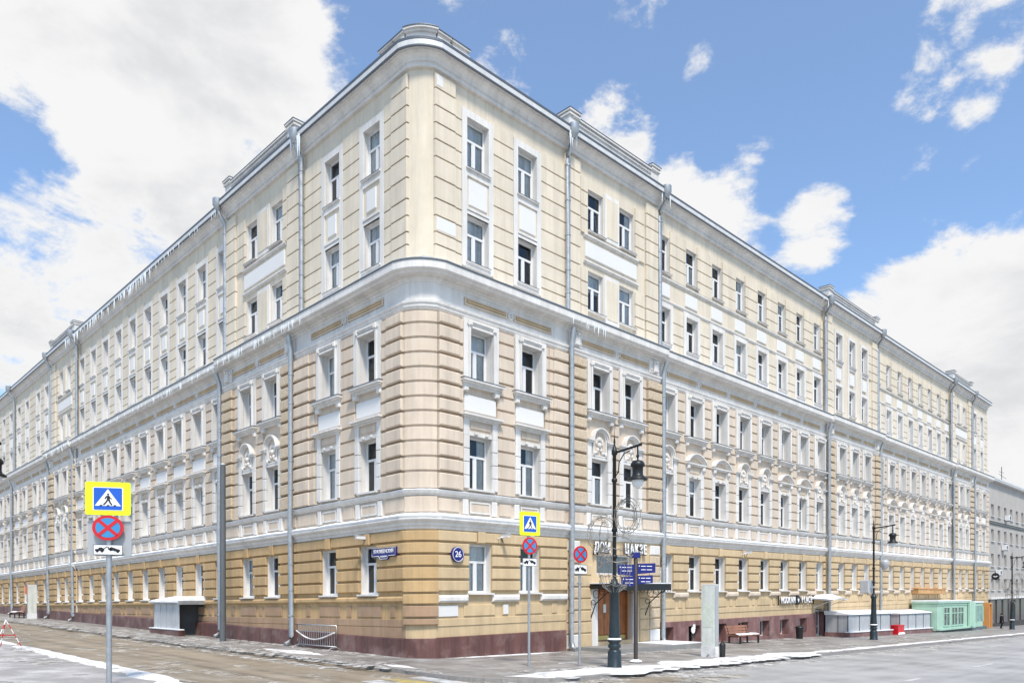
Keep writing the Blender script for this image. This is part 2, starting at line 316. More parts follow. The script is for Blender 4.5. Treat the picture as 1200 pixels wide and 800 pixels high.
# ------------------------------------------------------------------ the corner building
B = thing('apartment_building', 'long five storey cream and ochre corner building with white window trim', 'building')
SEC = [  # side, t0, t1, setback, kind, window centres
    ('L', -66.0, -48.7, -.12, 'lsec', [-64.9, -62.7, -60.4, -58.0, -56.8+.4, -54.8, -52.43, -50.05]),
    ('L', -48.7, -38.35, -.12, 'lsec', [-47.6, -45.25, -42.24, -40.08]),
    ('L', -38.35, -32.85, 0, 'ris', [-36.4, -34.7]),
    ('L', -32.85, -12.55, -.12, 'lsec', [-(13.15+2.13*i) for i in range(9, -1, -1)]),
    ('L', -12.55, -6.75, 0, 'ris', [-10.45, -8.45]),
    ('L', -6.75, -.5, 0, 'corner', [-4.6, -2.33]),
    ('R', .5, 6.25, 0, 'corner', [2.2, 4.4]),
    ('R', 6.25, 11.9, 0, 'ris', [8.02, 9.9]),
    ('R', 11.9, 28.0, -.12, 'rsec', [12.51+2.1*i for i in range(8)]),
    ('R', 28.0, 35.7, 0, 'ris3', [29.84, 31.74, 33.64]),
    ('R', 35.7, 51.1, -.12, 'rsec', [36.05+2.08*i for i in range(8)]),
    ('R', 51.1, 56.6, 0, 'ris', [53.15, 54.9]),
    ('R', 56.6, 61.65, 0, 'lsec', [57.75, 59.85])]
ROWS = {5: (14.80, 16.33, .90), 4: (11.95, 13.40, .90), 3: (8.30, 9.86, .96), 2: (5.02, 6.64, .95), 1: (1.87, 3.36, .93)}
LOWN = .13
DEPTH = {5: .14, 4: .14, 3: .21, 2: .21, 1: .20}
def openings(sec):
    side, t0, t1, d, kind, cs = sec; out = []
    for r, (z0, z1, ww) in ROWS.items():
        for c in cs:
            if r == 1 and side == 'R' and t0 == 6.25: continue
            dz = -.12 if (side == 'L' and kind == 'lsec' and r >= 4) else 0
            out.append((r, c, ww, z0+dz, z1+dz))
    return out
# walls with real openings, reveals and a dark room behind each window
WM = [M_UP, M_WH, M_DK, M_LO, M_OC, M_OL, M_PB]
def wall_zone(mb, side, t0, t1, z0, z1, n, ops, mi):
    ts = sorted({t0, t1, *[o[1]-o[2]/2 for o in ops], *[o[1]+o[2]/2 for o in ops]}); zs = sorted({z0, z1, *[o[3] for o in ops], *[o[4] for o in ops]})
    for i in range(len(zs)-1):
        run = None
        for j in range(len(ts)-1):
            tm, zm = (ts[j]+ts[j+1])/2, (zs[i]+zs[i+1])/2
            if any(abs(tm-o[1]) < o[2]/2 and o[3] < zm < o[4] for o in ops): continue
            mb.add([fpt(side, ts[j], zs[i], n), fpt(side, ts[j+1], zs[i], n), fpt(side, ts[j+1], zs[i+1], n), fpt(side, ts[j], zs[i+1], n)], [(0, 1, 2, 3)], mi)
    for o in ops:
        a, b, c, d = o[1]-o[2]/2, o[1]+o[2]/2, o[3], o[4]; r = DEPTH.get(o[0], .25)
        def ring(n0, n1, m, g=0):
            P = [(a-g, c-g), (b+g, c-g), (b+g, d+g), (a-g, d+g)]
            V = [fpt(side, t, z, n0) for t, z in P]+[fpt(side, t, z, n1) for t, z in P]
            mb.add(V, [(i, (i+1) % 4, (i+1) % 4+4, i+4) for i in range(4)], m)
        ring(n, n-r-.1, 1 if o[0] else 6 if o[4] < .5 else 3)
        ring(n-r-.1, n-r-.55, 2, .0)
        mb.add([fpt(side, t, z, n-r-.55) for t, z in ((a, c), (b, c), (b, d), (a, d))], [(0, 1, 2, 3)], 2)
BASEW = [12.51+2.1*i for i in range(7)]
EXTRA = {('R', 6.25): [(0, 8.98, 2.1, .06, 2.02), (0, 8.99, 2.12, 2.5, 3.25)],
         ('R', 11.9): [(0, c, .98, -.36, .44) for c in BASEW]+[(0, 27.25, .95, -.62, .86)]}
for side in ('R', 'L'):
    mb = MB()
    for sec in SEC:
        if sec[0] != side: continue
        _, t0, t1, d, kind, cs = sec; ops = openings(sec)
        wall_zone(mb, side, t0, t1, 11.2, 17.75, d, [o for o in ops if o[0] >= 4], 0)
        wall_zone(mb, side, t0, t1, 4.0, 11.2, d+LOWN, [o for o in ops if o[0] in (2, 3)], 3)
        wall_zone(mb, side, t0, t1, -1.6, 4.0, d+LOWN, [o for o in ops if o[0] == 1]+EXTRA.get((side, t0), []), 4 if side == 'R' else 5)
        for t, zt in ((t0, 17.75), (t1, 17.75)):          # side cheeks of the projecting bays
            mb.add([fpt(side, t, -1.6, LOWN), fpt(side, t, -1.6, -.2), fpt(side, t, zt, -.2), fpt(side, t, zt, 0), fpt(side, t, 11.2, 0), fpt(side, t, 11.2, LOWN)] if d == 0 else [fpt(side, t, -1.6, d), fpt(side, t, -1.6, d-.1), fpt(side, t, zt, d-.1), fpt(side, t, zt, d)], [tuple(range(6 if d == 0 else 4))], 0)
    put('wall', mb, WM, B)
# rounded corner
R0 = .5
def corner_pt(f, n):                                        # f 0..1 from lane side to avenue side
    th = math.radians(90*f); g = .055*math.sin(math.pi*f)*.7071
    a, b = R0*f-g-n*math.cos(th), -R0*(1-f)+g+n*math.sin(th)          # shallow bow between the two wing fronts
    return plan(a, b)
CN = 10
def corner_band(mb, z0, z1, n, mi=0, th=0, c=.012):
    for i in range(CN):
        f0, f1 = i/CN, (i+1)/CN
        def P(f, z, nn): x, y = corner_pt(f, nn); return (x, y, z+GRADE*(f-.5))
        if th:
            V = []
            for nn, zi in ((n-.01, 0), (n+th-c, 0), (n+th, c)): V += [P(f0, z0+zi, nn), P(f1, z0+zi, nn), P(f1, z1-zi, nn), P(f0, z1-zi, nn)]
            mb.add(V, [(0, 1, 5, 4), (4, 5, 9, 8), (8, 9, 10, 11), (11, 10, 6, 7), (7, 6, 2, 3)], mi, False)
        else: mb.add([P(f0, z0, n), P(f1, z0, n), P(f1, z1, n), P(f0, z1, n)], [(0, 1, 2, 3)], mi, True)
mb = MB()
corner_band(mb, 11.2, 17.75, 0, 0); corner_band(mb, 4.0, 11.2, LOWN, 3); corner_band(mb, .5, 4.0, LOWN, 4); corner_band(mb, -1.0, .5, LOWN, 4)
put('wall', mb, WM, B)

# profile sweep along the whole front, following the projecting bays and the rounded corner
def path(step=None):
    P = []
    for side in ('L', 'R'):
        for sec in SEC:
            if sec[0] != side: continue
            t0, t1, d = sec[1], sec[2], sec[3]; n = max(1, int((t1-t0)/step)) if step else 1
            for i in range(n+1): P.append((side, t0+(t1-t0)*i/n, d))
        if side == 'L':
            for i in range(1, CN): P.append(('C', i/CN, 0))
    return P
def path_pt(p, n, z):
    if p[0] == 'C': x, y = corner_pt(p[1], n); return (x, y, z+GRADE*(p[1]-.5))
    return fpt(p[0], p[1], z, p[2]+n)
def sweep(prof, P, mb, mi=0, zj=None, t_lim=None):
    n = len(prof); V = []
    for k, p in enumerate(P):
        j = zj(p, k) if zj else (0, 0)
        for q, (nn, z) in enumerate(prof): V.append(path_pt(p, nn+(j[1] if q in (1, 2) else 0), z+(j[0] if q in (2, 3) else 0)))
    F = [(k*n+i, (k+1)*n+i, (k+1)*n+i+1, k*n+i+1) for k in range(len(P)-1) for i in range(n-1)]
    F += [tuple(range(n)), tuple(range(len(V)-1, len(V)-n-1, -1))]
    mb.add(V, F, mi)
P0 = path()
def strip(name, prof, m, **kw):
    mb = MB(); sweep(prof, P0, mb); return put(name, mb, m, B, **kw)
strip('eave_cornice', [(-.02, 17.19), (.10, 17.20), (.105, 17.25), (.06, 17.26), (.07, 17.33), (.12, 17.36), (.13, 17.43), (.22, 17.51), (.28, 17.52), (.30, 17.585), (-.02, 17.60)], M_WH)
strip('eave_fascia', [(-.05, 17.575), (.38, 17.58), (.40, 17.60), (.42, 17.61), (.42, 17.76), (.36, 17.77), (-.4, 17.92)], M_FA)
mbg = MB()
sweep([(.36, 17.765), (.43, 17.765), (.44, 17.83), (.40, 17.84), (.36, 17.79)], P0, mbg); put('gutter', mbg, M_RF, B)
strip('mid_cornice', [(.10, 10.90), (.17, 10.91), (.18, 10.97), (.24, 10.99), (.25, 11.05), (.48, 11.06), (.50, 11.10), (.53, 11.12), (.58, 11.13), (.60, 11.16), (.60, 11.37), (.56, 11.40), (.30, 11.52), (-.05, 11.60)], M_WH)
mbg = MB(); sweep([(.58, 11.372), (.625, 11.372), (.63, 11.40), (.5, 11.44)], P0, mbg); put('cornice_flashing', mbg, M_RF, B)
mbg = MB(); sweep([(.37, 17.56), (.425, 17.565), (.43, 17.595), (.37, 17.60)], P0, mbg); put('eave_dark_strip', mbg, M_RF, B)  # thin dark strip along the fascia's lower edge
strip('frieze', [(.12, 10.40), (.15, 10.405), (.15, 10.93), (.12, 10.94)], M_WH)
strip('architrave', [(.12, 10.12), (.17, 10.13), (.18, 10.17), (.21, 10.19), (.22, 10.27), (.25, 10.29), (.26, 10.36), (.20, 10.39), (.12, 10.41)], M_WH)
strip('sill_course', [(.12, 4.72), (.17, 4.73), (.18, 4.77), (.23, 4.79), (.26, 4.86), (.25, 4.87), (.12, 4.90)], M_WH)
strip('storey_cornice', [(.12, 3.74), (.17, 3.76), (.18, 3.82), (.23, 3.86), (.25, 3.93), (.33, 3.98), (.36, 4.02), (.36, 4.10), (.12, 4.18)], M_WH)
# snow lying on the ledges
Ps = path(.35)
def jit(amp, out, seed):
    def f(p, k):
        v = noise.noise(Vector((k*.31, seed, 0)))+.6*noise.noise(Vector((k*.9, seed, 3)))
        return (amp*max(-.8, v), out*noise.noise(Vector((k*.5, seed, 8))))
    return f
for nm, prof, j in (('ledge_snow', [(.13, 4.17), (.37, 4.085), (.385, 4.13), (.14, 4.225)], jit(.028, .012, 1)),
                    ('ledge_snow', [(.13, 4.89), (.25, 4.86), (.27, 4.885), (.14, 4.925)], jit(.02, .01, 5)),
                    ('ledge_snow', [(.0, 11.58), (.58, 11.395), (.605, 11.43), (.02, 11.64)], jit(.03, .015, 9))):
    mb = MB(); sweep(prof, Ps, mb, zj=j); put(nm, mb, M_SN, B, kind='stuff')

# ---- stucco blocks: nearest ones as objects of their own, the rest joined
BLK = []
def blk(side, t0, t1, z0, z1, n, th, m, c=.02, tapered=False):
    if t1-t0 > .04: BLK.append((side, t0, t1, z0, z1, n, th, m, c))
GAPS = .042
ZU = [11.66, 12.09, 12.46, 12.94, 13.43, 14.05, 14.66, 15.16, 15.65, 16.15, 16.66]
ZL = [4.92, 5.44, 5.87, 6.32, 6.75, 7.19, 7.61, 8.04, 8.46, 8.89, 9.31, 9.74, 10.11]
ZG = [1.93, 2.29, 2.68, 3.04, 3.40]
def gaps_between(t0, t1, cs, half):
    e = [t0]
    for c in cs: e += [c-half, c+half]
    e.append(t1); return [(e[i], e[i+1]) for i in range(0, len(e), 2)]
def courses(zs, z0, z1): return [(max(a, z0), min(b, z1)) for a, b in zip(zs[:-1], zs[1:]) if b > z0+.05 and a < z1-.05]
for sec in SEC:
    side, t0, t1, d, kind, cs = sec
    # upper storeys
    if kind in ('corner', 'lsec'):
        for a, b in gaps_between(t0, t1, cs, .655):
            for z0, z1 in courses(ZU, 11.6, 16.67): blk(side, a, b, z0, z1-GAPS, d, .07, M_UP, .006)
    elif kind == 'rsec':
        for a, b in gaps_between(t0, t1, cs, .455):
            for z0, z1 in courses(ZU, 14.66, 16.67): blk(side, a, b, z0, z1-GAPS, d, .065, M_UP, .006)
        for a, b in gaps_between(t0, t1, cs, .655):
            for z0, z1 in courses(ZU, 11.6, 13.44): blk(side, a, b, z0, z1-GAPS, d, .065, M_UP, .006)
    else:
        l, r = cs[0]-.455, cs[-1]+.455
        if kind == 'ris3': l -= .2; r += .2
        for z0, z1 in courses(ZU, 11.6, 16.67):
            band = 13.5 < (z0+z1)/2 < 14.6
            for a, b, q in ((t0, t0+.85, 1), (t1-.85, t1, 1), (t0+.88, l-.02, 0), (r+.02, t1-.88, 0)):
                if q == 0 and band: continue
                blk(side, a+.02, b-.02, z0, z1-GAPS, d, .10 if q else .065, M_UP, .008)
        for a, b in ((t0+.02, t0+.83), (t1-.83, t1-.02)): blk(side, a, b, 16.66, 17.1-GAPS, d, .10, M_UP, .008)
    if kind == 'corner':
        a, b = (.5, 1.29) if side == 'R' else (-1.29, -.5)
        for z0, z1 in courses(ZU+[17.1], 11.6, 17.2): blk(side, a+.01, b-.01, z0, z1-GAPS, d+.03, .07, M_UP, .008)
    # second and third storeys
    nl = d+LOWN
    inner0, inner1 = t0, t1
    if kind == 'corner':
        if side == 'R': qs = ((.52, 1.29, 1.47), (5.5, 6.23, 5.3)); inner0, inner1 = 1.47, 5.3
        else: qs = ((-1.29, -.52, -1.62), (-6.73, -5.75, -5.45)); inner0, inner1 = -5.45, -1.62
        for a, b, e in qs:
            for z0, z1 in courses(ZL, 4.9, 10.12):
                blk(side, a, b, z0+.025, z1-.055, nl, .16, M_LO, .03)
                blk(side, min(b, e) if e > b else e, max(b, e) if e > b else a, z0+.025, z1-.055, nl, .11, M_LO, .015)
    if kind in ('ris', 'ris3'):
        qw = .95 if kind == 'ris' else .75
        for a, b in ((t0+.03, t0+qw), (t1-qw, t1-.03)):
            for z0, z1 in courses(ZL, 4.9, 10.12): blk(side, a, b, z0+.025, z1-.055, nl, .18, M_RK, .03)
        inner0, inner1 = t0+qw+.03, t1-qw-.03
    for i, (a, b) in enumerate(gaps_between(inner0, inner1, cs, .745)):
        for z0, z1 in courses(ZL, 4.9, 10.12):
            h = .745 if z1 > 8.3 else .70
            aa, bb = a-(.0 if a == inner0 else .745-h), b+(.0 if b == inner1 else .745-h)
            if bb-aa > .07: blk(side, aa+.012, bb-.012, z0+.018, z1-.05, nl, .08, M_LO, .010)
    # ground storey
    mo = M_OL if side == 'L' else M_OC
    if not (side == 'R' and t0 == 6.25):
        for a, b in gaps_between(t0, t1, cs, .475):
            for z0, z1 in courses(ZG, 1.9, 3.41): blk(side, a+.004, b-.004, z0+.022, z1-.05, nl, .095, mo, .015)
        for a, b in gaps_between(t0, t1, cs, .16): blk(side, a+.012, b-.012, 3.42, 3.71, nl, .095, mo, .015)
        for c in cs: blk(side, c-.145, c+.145, 3.39, 3.735, nl, .14, mo, .02)
        md = M_OD if side == 'L' else M_OC
        half = .62
        for a, b in gaps_between(t0, t1, cs, half):
            mid = (a+b)/2
            if b-a > .5: blk(side, mid-.13, mid+.13, 1.18, 1.52, nl, .03, md, .01)
        for c in cs: blk(side, max(t0+.02, c-half-.02), min(t1-.02, c+half+.02), 1.18, 1.52, nl, .035, md, .01)
        if side == 'R':
            for a, b in gaps_between(t0, t1, cs, .5):
                blk(side, a, b, 1.60, 1.82, nl, .13, M_WH if t0 < 1 else M_LO, .06)
        else: blk(side, t0, t1, 1.62, 1.80, nl, .10, mo, .05)
        blk(side, t0, t1, .90, 1.12, nl, .025, md, .01)
        if side == 'L': blk(side, t0, t1, .3, .88, nl, .02, md, .01)
    else:
        for z0, z1 in courses([-.1, .42, .83, 1.24, 1.65, 2.06, 2.47, 2.88, 3.29, 3.7], -.2, 3.71):
            for a, b in ((6.28, 6.95), (11.2, 11.87)): blk(side, a, b, z0+.015, z1-.03, nl, .07, M_RK if z1 < 3.3 and z0 > .3 else M_WH, .03)
            if z1 < 3.2:
                for a, b in ((7.0, 7.62), (10.55, 11.15)): blk(side, a, b, z0+.015, z1-.03, nl, .04, M_OC, .02)
CAMP = (2.654, -21.75)
def bdist(q): x, y, z = fpt(q[0], (q[1]+q[2])/2, q[3], q[5]); return math.hypot(x-CAMP[0], y-CAMP[1])
BLK.sort(key=lambda q: bdist(q)/math.sqrt(max(.02, (q[2]-q[1])*(q[4]-q[3]))))
cache = {}
NIND = 300
for q in BLK[:NIND]:
    side, t0, t1, z0, z1, n, th, m, c = q
    key = (round(t1-t0, 2), round(z1-z0, 2), th, m.name, c)
    if key not in cache:
        k = MB(); k.block(-(t1-t0)/2, (t1-t0)/2, 0, th, 0, z1-z0, c); cache[key] = k.mesh('stucco_block', m)
    link('stucco_block', cache[key], B, fpt(side, (t0+t1)/2, z0, n), (0, -GRADE, fang(side)))
mb = MB(); order = [M_UP, M_LO, M_OC, M_OD, M_RK, M_WH, M_OL]
for side, t0, t1, z0, z1, n, th, m, c in BLK[NIND:]:
    mb.tf = lambda x, y, z, s=side, nn=n: fpt(s, x, z, nn-y)
    mb.block(t0, t1, 0, th, z0, z1, c, order.index(m))
put('stucco_blocks', mb, order, B, kind='stuff')
# rounded courses of the corner
for z0, z1 in courses(ZL, 4.9, 10.12):
    mb = MB(); corner_band(mb, z0+.02, z1-.045, LOWN, 0, .05, .012); put('corner_course', mb, M_LO, B)
for z0, z1 in courses([.95, 1.18, 1.56, 1.9]+ZG[1:]+[3.74], .9, 3.74):
    mb = MB(); corner_band(mb, z0+.018, z1-.045, LOWN, 0, .11, .015); put('corner_course', mb, M_OL if z0 > 1.5 else M_OD, B)
mb = MB(); corner_band(mb, -.35, .57, LOWN, 0, .06, .01); put('plinth', mb, M_PL, B)
# plinth of both wings
mb = MB(); ts = [-.5-i*1.31 for i in range(51)]
V = []
for t in ts:
    g = gz(0, t); zt = max(.57+GRADE*t, g+.54) if t > -4 else g+.55
    for nn, zz in ((LOWN-.13, zt+.02), (LOWN+.06, zt), (LOWN+.07, zt-.03), (LOWN+.07, g-.3)):
        x, y = plan(-nn, t); V.append((x, y, zz))
mb.add(V, [(i*4+k, i*4+k+1, i*4+k+5, i*4+k+4) for i in range(len(ts)-1) for k in range(3)])
put('plinth', mb, M_PL, B)
def plinth_R(t0, t1, zt, n, holes, m):
    mb = MB(); n2 = n+.06
    ops = [(9, c, wd, a, b) for c, wd, a, b in holes]
    ts = sorted({t0, t1, *[o[1]-o[2]/2 for o in ops], *[o[1]+o[2]/2 for o in ops]})
    for a, b in zip(ts[:-1], ts[1:]):
        zz = sorted({-1.5, zt, *[v for o in ops if abs((a+b)/2-o[1]) < o[2]/2 for v in o[3:5]]})
        for c, d in zip(zz[:-1], zz[1:]):
            if any(abs((a+b)/2-o[1]) < o[2]/2 and o[3] < (c+d)/2 < o[4] for o in ops): continue
            mb.add([fpt('R', a, c, n2), fpt('R', b, c, n2), fpt('R', b, d, n2), fpt('R', a, d, n2)], [(0, 1, 2, 3)])
    for o in ops:
        P = [(o[1]-o[2]/2, o[3]), (o[1]+o[2]/2, o[3]), (o[1]+o[2]/2, o[4]), (o[1]-o[2]/2, o[4])]
        mb.add([fpt('R', t, z, n2) for t, z in P]+[fpt('R', t, z, n-.32) for t, z in P], [(i, (i+1) % 4, (i+1) % 4+4, i+4) for i in range(4)])
    mb.add([fpt('R', t0, zt, n2), fpt('R', t1, zt, n2), fpt('R', t1, zt+.02, n-.02), fpt('R', t0, zt+.02, n-.02)], [(0, 1, 2, 3)])
    for t in (t0, t1): mb.add([fpt('R', t, -1.5, n2), fpt('R', t, zt, n2), fpt('R', t, zt, n-.1), fpt('R', t, -1.5, n-.1)], [(0, 1, 2, 3)])
    put('plinth', mb, m, B)
plinth_R(.5, 6.2, .57, LOWN, [], M_PL)
plinth_R(11.93, 27.99, .62, LOWN-.12, [(c, .94, -.34, .42) for c in BASEW]+[(27.25, .92, -1.4, .70)], M_PB)
plinth_R(28.0, 61.6, .55, LOWN, [], M_PB)

# ---- windows
def frame_mesh(ww, h, kind):
    k = MB(); f = .055; d0, d1 = 0, .06
    k.box(-ww/2, -ww/2+f, d0, d1, 0, h); k.box(ww/2-f, ww/2, d0, d1, 0, h); k.box(-ww/2+f, ww/2-f, d0+.002, d1, 0, f+.015); k.box(-ww/2+f, ww/2-f, d0+.002, d1, h-f, h)
    zt = h*.64
    k.box(-ww/2+f, ww/2-f, d0-.004, d1-.01, zt-.035, zt+.035)
    k.box(-.045, .045, d0-.006, d1-.012, f+.015, zt-.035)
    for a, b in ((-ww/2+f, -.045), (.045, ww/2-f)):      # casement sashes
        s_ = .03
        k.box(a, a+s_, d0+.008, d1-.015, f+.015, zt-.035); k.box(b-s_, b, d0+.008, d1-.015, f+.015, zt-.035)
    return k.mesh('window', M_FR)
FM = {r: frame_mesh(v[2], v[1]-v[0], r) for r, v in ROWS.items()}
def pane_mesh(r, part):
    ww, h = ROWS[r][2], ROWS[r][1]-ROWS[r][0]; zt = h*.64; k = MB()
    q = {'t': [(-ww/2+.05, ww/2-.05, zt+.03, h-.05)], 'l': [(-ww/2+.08, -.07, .065, zt-.03)], 'r': [(.07, ww/2-.08, .065, zt-.03)]}
    for p in part:
        for a, b, c, d in q[p]: k.add([(a, .03, c), (b, .03, c), (b, .03, d), (a, .03, d)], [(0, 1, 2, 3)])
    return k.mesh('pane', M_GS)
PM = {(r, p): pane_mesh(r, p) for r in ROWS for p in ('t', 'l', 'r', 'tlr')}
def curtain_mesh(r, x0, x1, z0, z1, wav, seed):
    ww, h = ROWS[r][2], ROWS[r][1]-ROWS[r][0]; k = MB(); n = 14; V = []; q = random.Random(seed)
    for i in range(n+1):
        x = x0*ww+(x1-x0)*ww*i/n; y = .075+wav*math.sin(i*1.9+q.random())
        V += [(x, y, z0*h), (x, y, z1*h)]
    k.add(V, [(2*i, 2*i+2, 2*i+3, 2*i+1) for i in range(n)], 0, True); return k.mesh('curtain', M_CU)
CM = {r: [curtain_mesh(r, -.5, .5, 0, 1, .012, 1), curtain_mesh(r, -.5, -.2, 0, 1, .02, 2), curtain_mesh(r, .15, .5, 0, 1, .02, 3), curtain_mesh(r, -.5, .5, .55, 1, .004, 4), curtain_mesh(r, -.5, .5, 0, .6, .015, 6)] for r in ROWS}
# ornament meshes, local frame: x right, y inward, z up from the opening's lower edge
def sill_mesh(r):
    ww = ROWS[r][2]; k = MB(); k.tf = lambda x, y, z: (x, y*1.35 if y < 0 else y, z)
    if r in (3,):
        x = ww/2+.36
        k.box(-x, x, -.20, .01, -.07, -.005); k.box(-x+.04, x-.04, -.15, .01, -.13, -.07); k.box(-x+.08, x-.08, -.10, .01, -.20, -.13)
        for s in (-1, 1): k.block(s*(ww/2+.17)-.1, s*(ww/2+.17)+.1, 0, .12, -.36, -.20, .03)
    else: k.box(-ww/2-.06, ww/2+.06, -.10, .12, -.045, .005)
    return k.mesh('sill', M_WH)
SM = {r: sill_mesh(r) for r in ROWS}
k = MB(); x = ROWS[3][2]/2+.38; k.add([(-x, -.285, -.004), (x, -.285, -.004), (x, .0, .01), (-x, .0, .01), (-x, -.285, .008), (x, -.285, .008), (x, 0, .02), (-x, 0, .02)], [(0, 1, 5, 4), (4, 5, 6, 7), (1, 2, 6, 5), (0, 4, 7, 3)])
FLASH3 = k.mesh('sill_flashing', M_RF)
k = MB(); x = .5; k.add([(-x, -.145, .002), (x, -.145, .002), (x, .1, .012), (-x, .1, .012), (-x, -.145, -.01), (x, -.145, -.01)], [(0, 1, 2, 3), (4, 5, 1, 0)])
FLASHU = k.mesh('sill_flashing', M_RF)
def frame_trim(k, ww, h, out, th, z0=0, ztop=None):
    zt = h+out if ztop is None else ztop
    k.box(-ww/2-out, -ww/2, -th, .01, z0, zt); k.box(ww/2, ww/2+out, -th, .01, z0, zt); k.box(-ww/2, ww/2, -th+.002, .01, h, zt)
def arc_band(k, cx, cz, r0, r1, a0, a1, y0, y1, n=14, mi=0):
    V = []
    for i in range(n+1):
        a = math.radians(a0+(a1-a0)*i/n); c, s = math.cos(a), math.sin(a)
        V += [(cx+r0*c, y0, cz+r0*s), (cx+r1*c, y0, cz+r1*s), (cx+r1*c, y1, cz+r1*s), (cx+r0*c, y1, cz+r0*s)]
    F = [(0, 1, 2, 3), (4*n+3, 4*n+2, 4*n+1, 4*n)]
    for i in range(n):
        for j in range(4): q = (j+1) % 4; F.append((4*i+j, 4*i+4+j, 4*i+4+q, 4*i+q))
    k.add(V, F, mi)
def surround_mesh(style):
    k = MB(); q_ = 1.35 if style in ('niche', 'seg', 'flat') else 1.6; k.tf = lambda x, y, z: (x, y*q_ if y < 0 else y, z)
    if style == 'tall':                                     # rows 4+5 in one strip (hung on the row 4 window)
        ww, h = .90, 1.45; dz = 14.80-11.95; h5 = 1.53
        for s in (-1, 1): k.box(s*.55-.10, s*.55+.10, -.05, .01, -.16, dz+h5+.22)
        k.box(-.45, .45, -.048, .01, dz+h5, dz+h5+.218); k.box(-.45, .45, -.03, .01, h, dz-.04, 1)
        k.box(-.45, .45, -.06, .01, h+.12, h+.20); k.box(-.45, .45, -.06, .01, dz-.26, dz-.18); k.box(-.45, .45, -.045, .01, h, h+.10); k.box(-.45, .45, -.045, .01, dz-.16, dz-.005)
        k.block(-.25, .25, 0, .055, h+.34, dz-.40, .015, 2); k.box(-.45, .45, -.05, .1, -.16, -.005)
    elif style == 'tallR':
        ww, h = .90, 1.45; dz = 14.80-11.95; h5 = 1.53
        for s in (-1, 1): k.box(s*.55-.10, s*.55+.10, -.05, .01, -.16, dz+h5+.22)
        k.box(-.45, .45, -.048, .01, dz+h5, dz+h5+.218); k.box(-.45, .45, -.03, .01, h, dz-.04, 1)
        k.box(-.45, .45, -.06, .01, h+.12, h+.20); k.box(-.45, .45, -.06, .01, dz-.26, dz-.18); k.box(-.45, .45, -.045, .01, h, h+.10); k.box(-.45, .45, -.045, .01, dz-.16, dz-.005)
        k.block(-.38, .38, 0, .055, h+.27, dz-.33, .015, 2); k.box(-.45, .45, -.05, .1, -.16, -.005)
    elif style == 'row4': frame_trim(k, .90, 1.45, .19, .05, -.2); k.box(-.45, .45, -.045, .1, -.2, -.005)
    elif style == 'ris3u':
        dz = 14.80-11.95
        for s in (-1, 1): k.box(s*.53-.08, s*.53+.08, -.05, .01, -.16, dz+1.53+.17)
        k.box(-.45, .45, -.048, .01, dz+1.53, dz+1.70); k.box(-.45, .45, -.04, .01, 1.45, 1.60); k.box(-.45, .45, -.04, .01, dz-.2, dz-.005); k.block(-.3, .3, 0, .05, 1.8, dz-.4, .015, 2)
    elif style == 'row3':
        ww, h = ROWS[3][2], ROWS[3][1]-ROWS[3][0]; frame_trim(k, ww+.14, h+.07, .18, .07, 0, h+.28)
        frame_trim(k, ww, h, .07, .10, 0)
        k.box(-.60, .60, -.10, .01, h+.10, h+.16); k.box(-.56, .56, -.12, .01, h+.16, h+.21)
        for s in (-1, 1): k.block(s*.50-.07, s*.50+.07, 0, .13, h+.06, h+.24, .02)
    else:
        ww, h = ROWS[2][2], ROWS[2][1]-ROWS[2][0]
        n = 4
        for s in (-1, 1):
            for i in range(n):
                a = h*i/n; k.block(s*(ww/2+.115)-.115, s*(ww/2+.115)+.115, 0, .075, a+.008, a+h/n-.008, .01)
        k.box(-ww/2, ww/2, -.05, .01, h, h+.12)
        if style == 'flat':
            for s in (-1, 1): k.box(s*.59-.11, s*.59+.11, -.065, .01, h, h+.46)
            k.box(-.48, .48, -.03, .01, h+.12, h+.46, 1); k.block(-.42, .42, 0, .055, h+.20, h+.40, .02, 1)
            for s in (-1, 1): k.block(s*.22-.06, s*.22+.06, 0, .10, h+.03, h+.11, .01)
            for i, (o, t) in enumerate(((.72, .08), (.76, .13), (.81, .19))): k.box(-o, o, -t, .01, h+.46+i*.055, h+.515+i*.055)
            k.block(-.66, .66, 0, .05, h+.72, h+1.22, .02, 2)
        elif style == 'niche':
            cz = h+.66
            for s in (-1, 1): k.box(s*.59-.11, s*.59+.11, -.065, .01, h, h+.56); k.box(s*.57-.15, s*.57+.15, -.12, .01, h+.56, h+.62); k.box(s*.57-.17, s*.57+.17, -.15, .01, h+.62, h+.67)
            for r0, r1, t in ((.33, .38, .07), (.38, .43, .11), (.43, .47, .15)): arc_band(k, 0, cz, r0, r1, 0, 180, -t, .01)
            k.box(-.40, -.33, -.07, .01, h+.12, cz); k.box(.33, .40, -.07, .01, h+.12, cz)
            k.prism([(-.33, h+.12), (.33, h+.12), (.33, cz)]+[(.33*math.cos(math.radians(a)), cz+.33*math.sin(math.radians(a))) for a in range(15, 181, 15)], -.02, .01, 1)
            for a in range(0, 181, 30):                       # shell and scroll relief
                q = math.radians(a); k.ball((.17*math.cos(q), -.03, cz-.08+.17*math.sin(q)), .045, .045, .09, 8, 6)
            k.ball((0, -.04, cz-.14), .10, .06, .10, 10, 6)
            for s in (-1, 1):
                k.ball((s*.2, -.03, h+.24), .12, .05, .06, 8, 6); k.ball((s*.34, -.06, h+.20), .05, .05, .09, 8, 6); k.ball((s*.09, -.04, h+.34), .06, .05, .08, 8, 6)
            k.box(-.52, .52, -.06, .01, h+.10, h+.145)
        else:                                                 # segmental pediment
            for s in (-1, 1): k.box(s*.59-.11, s*.59+.11, -.065, .01, h, h+.5); k.block(s*.6-.09, s*.6+.09, 0, .14, h+.36, h+.55, .02)
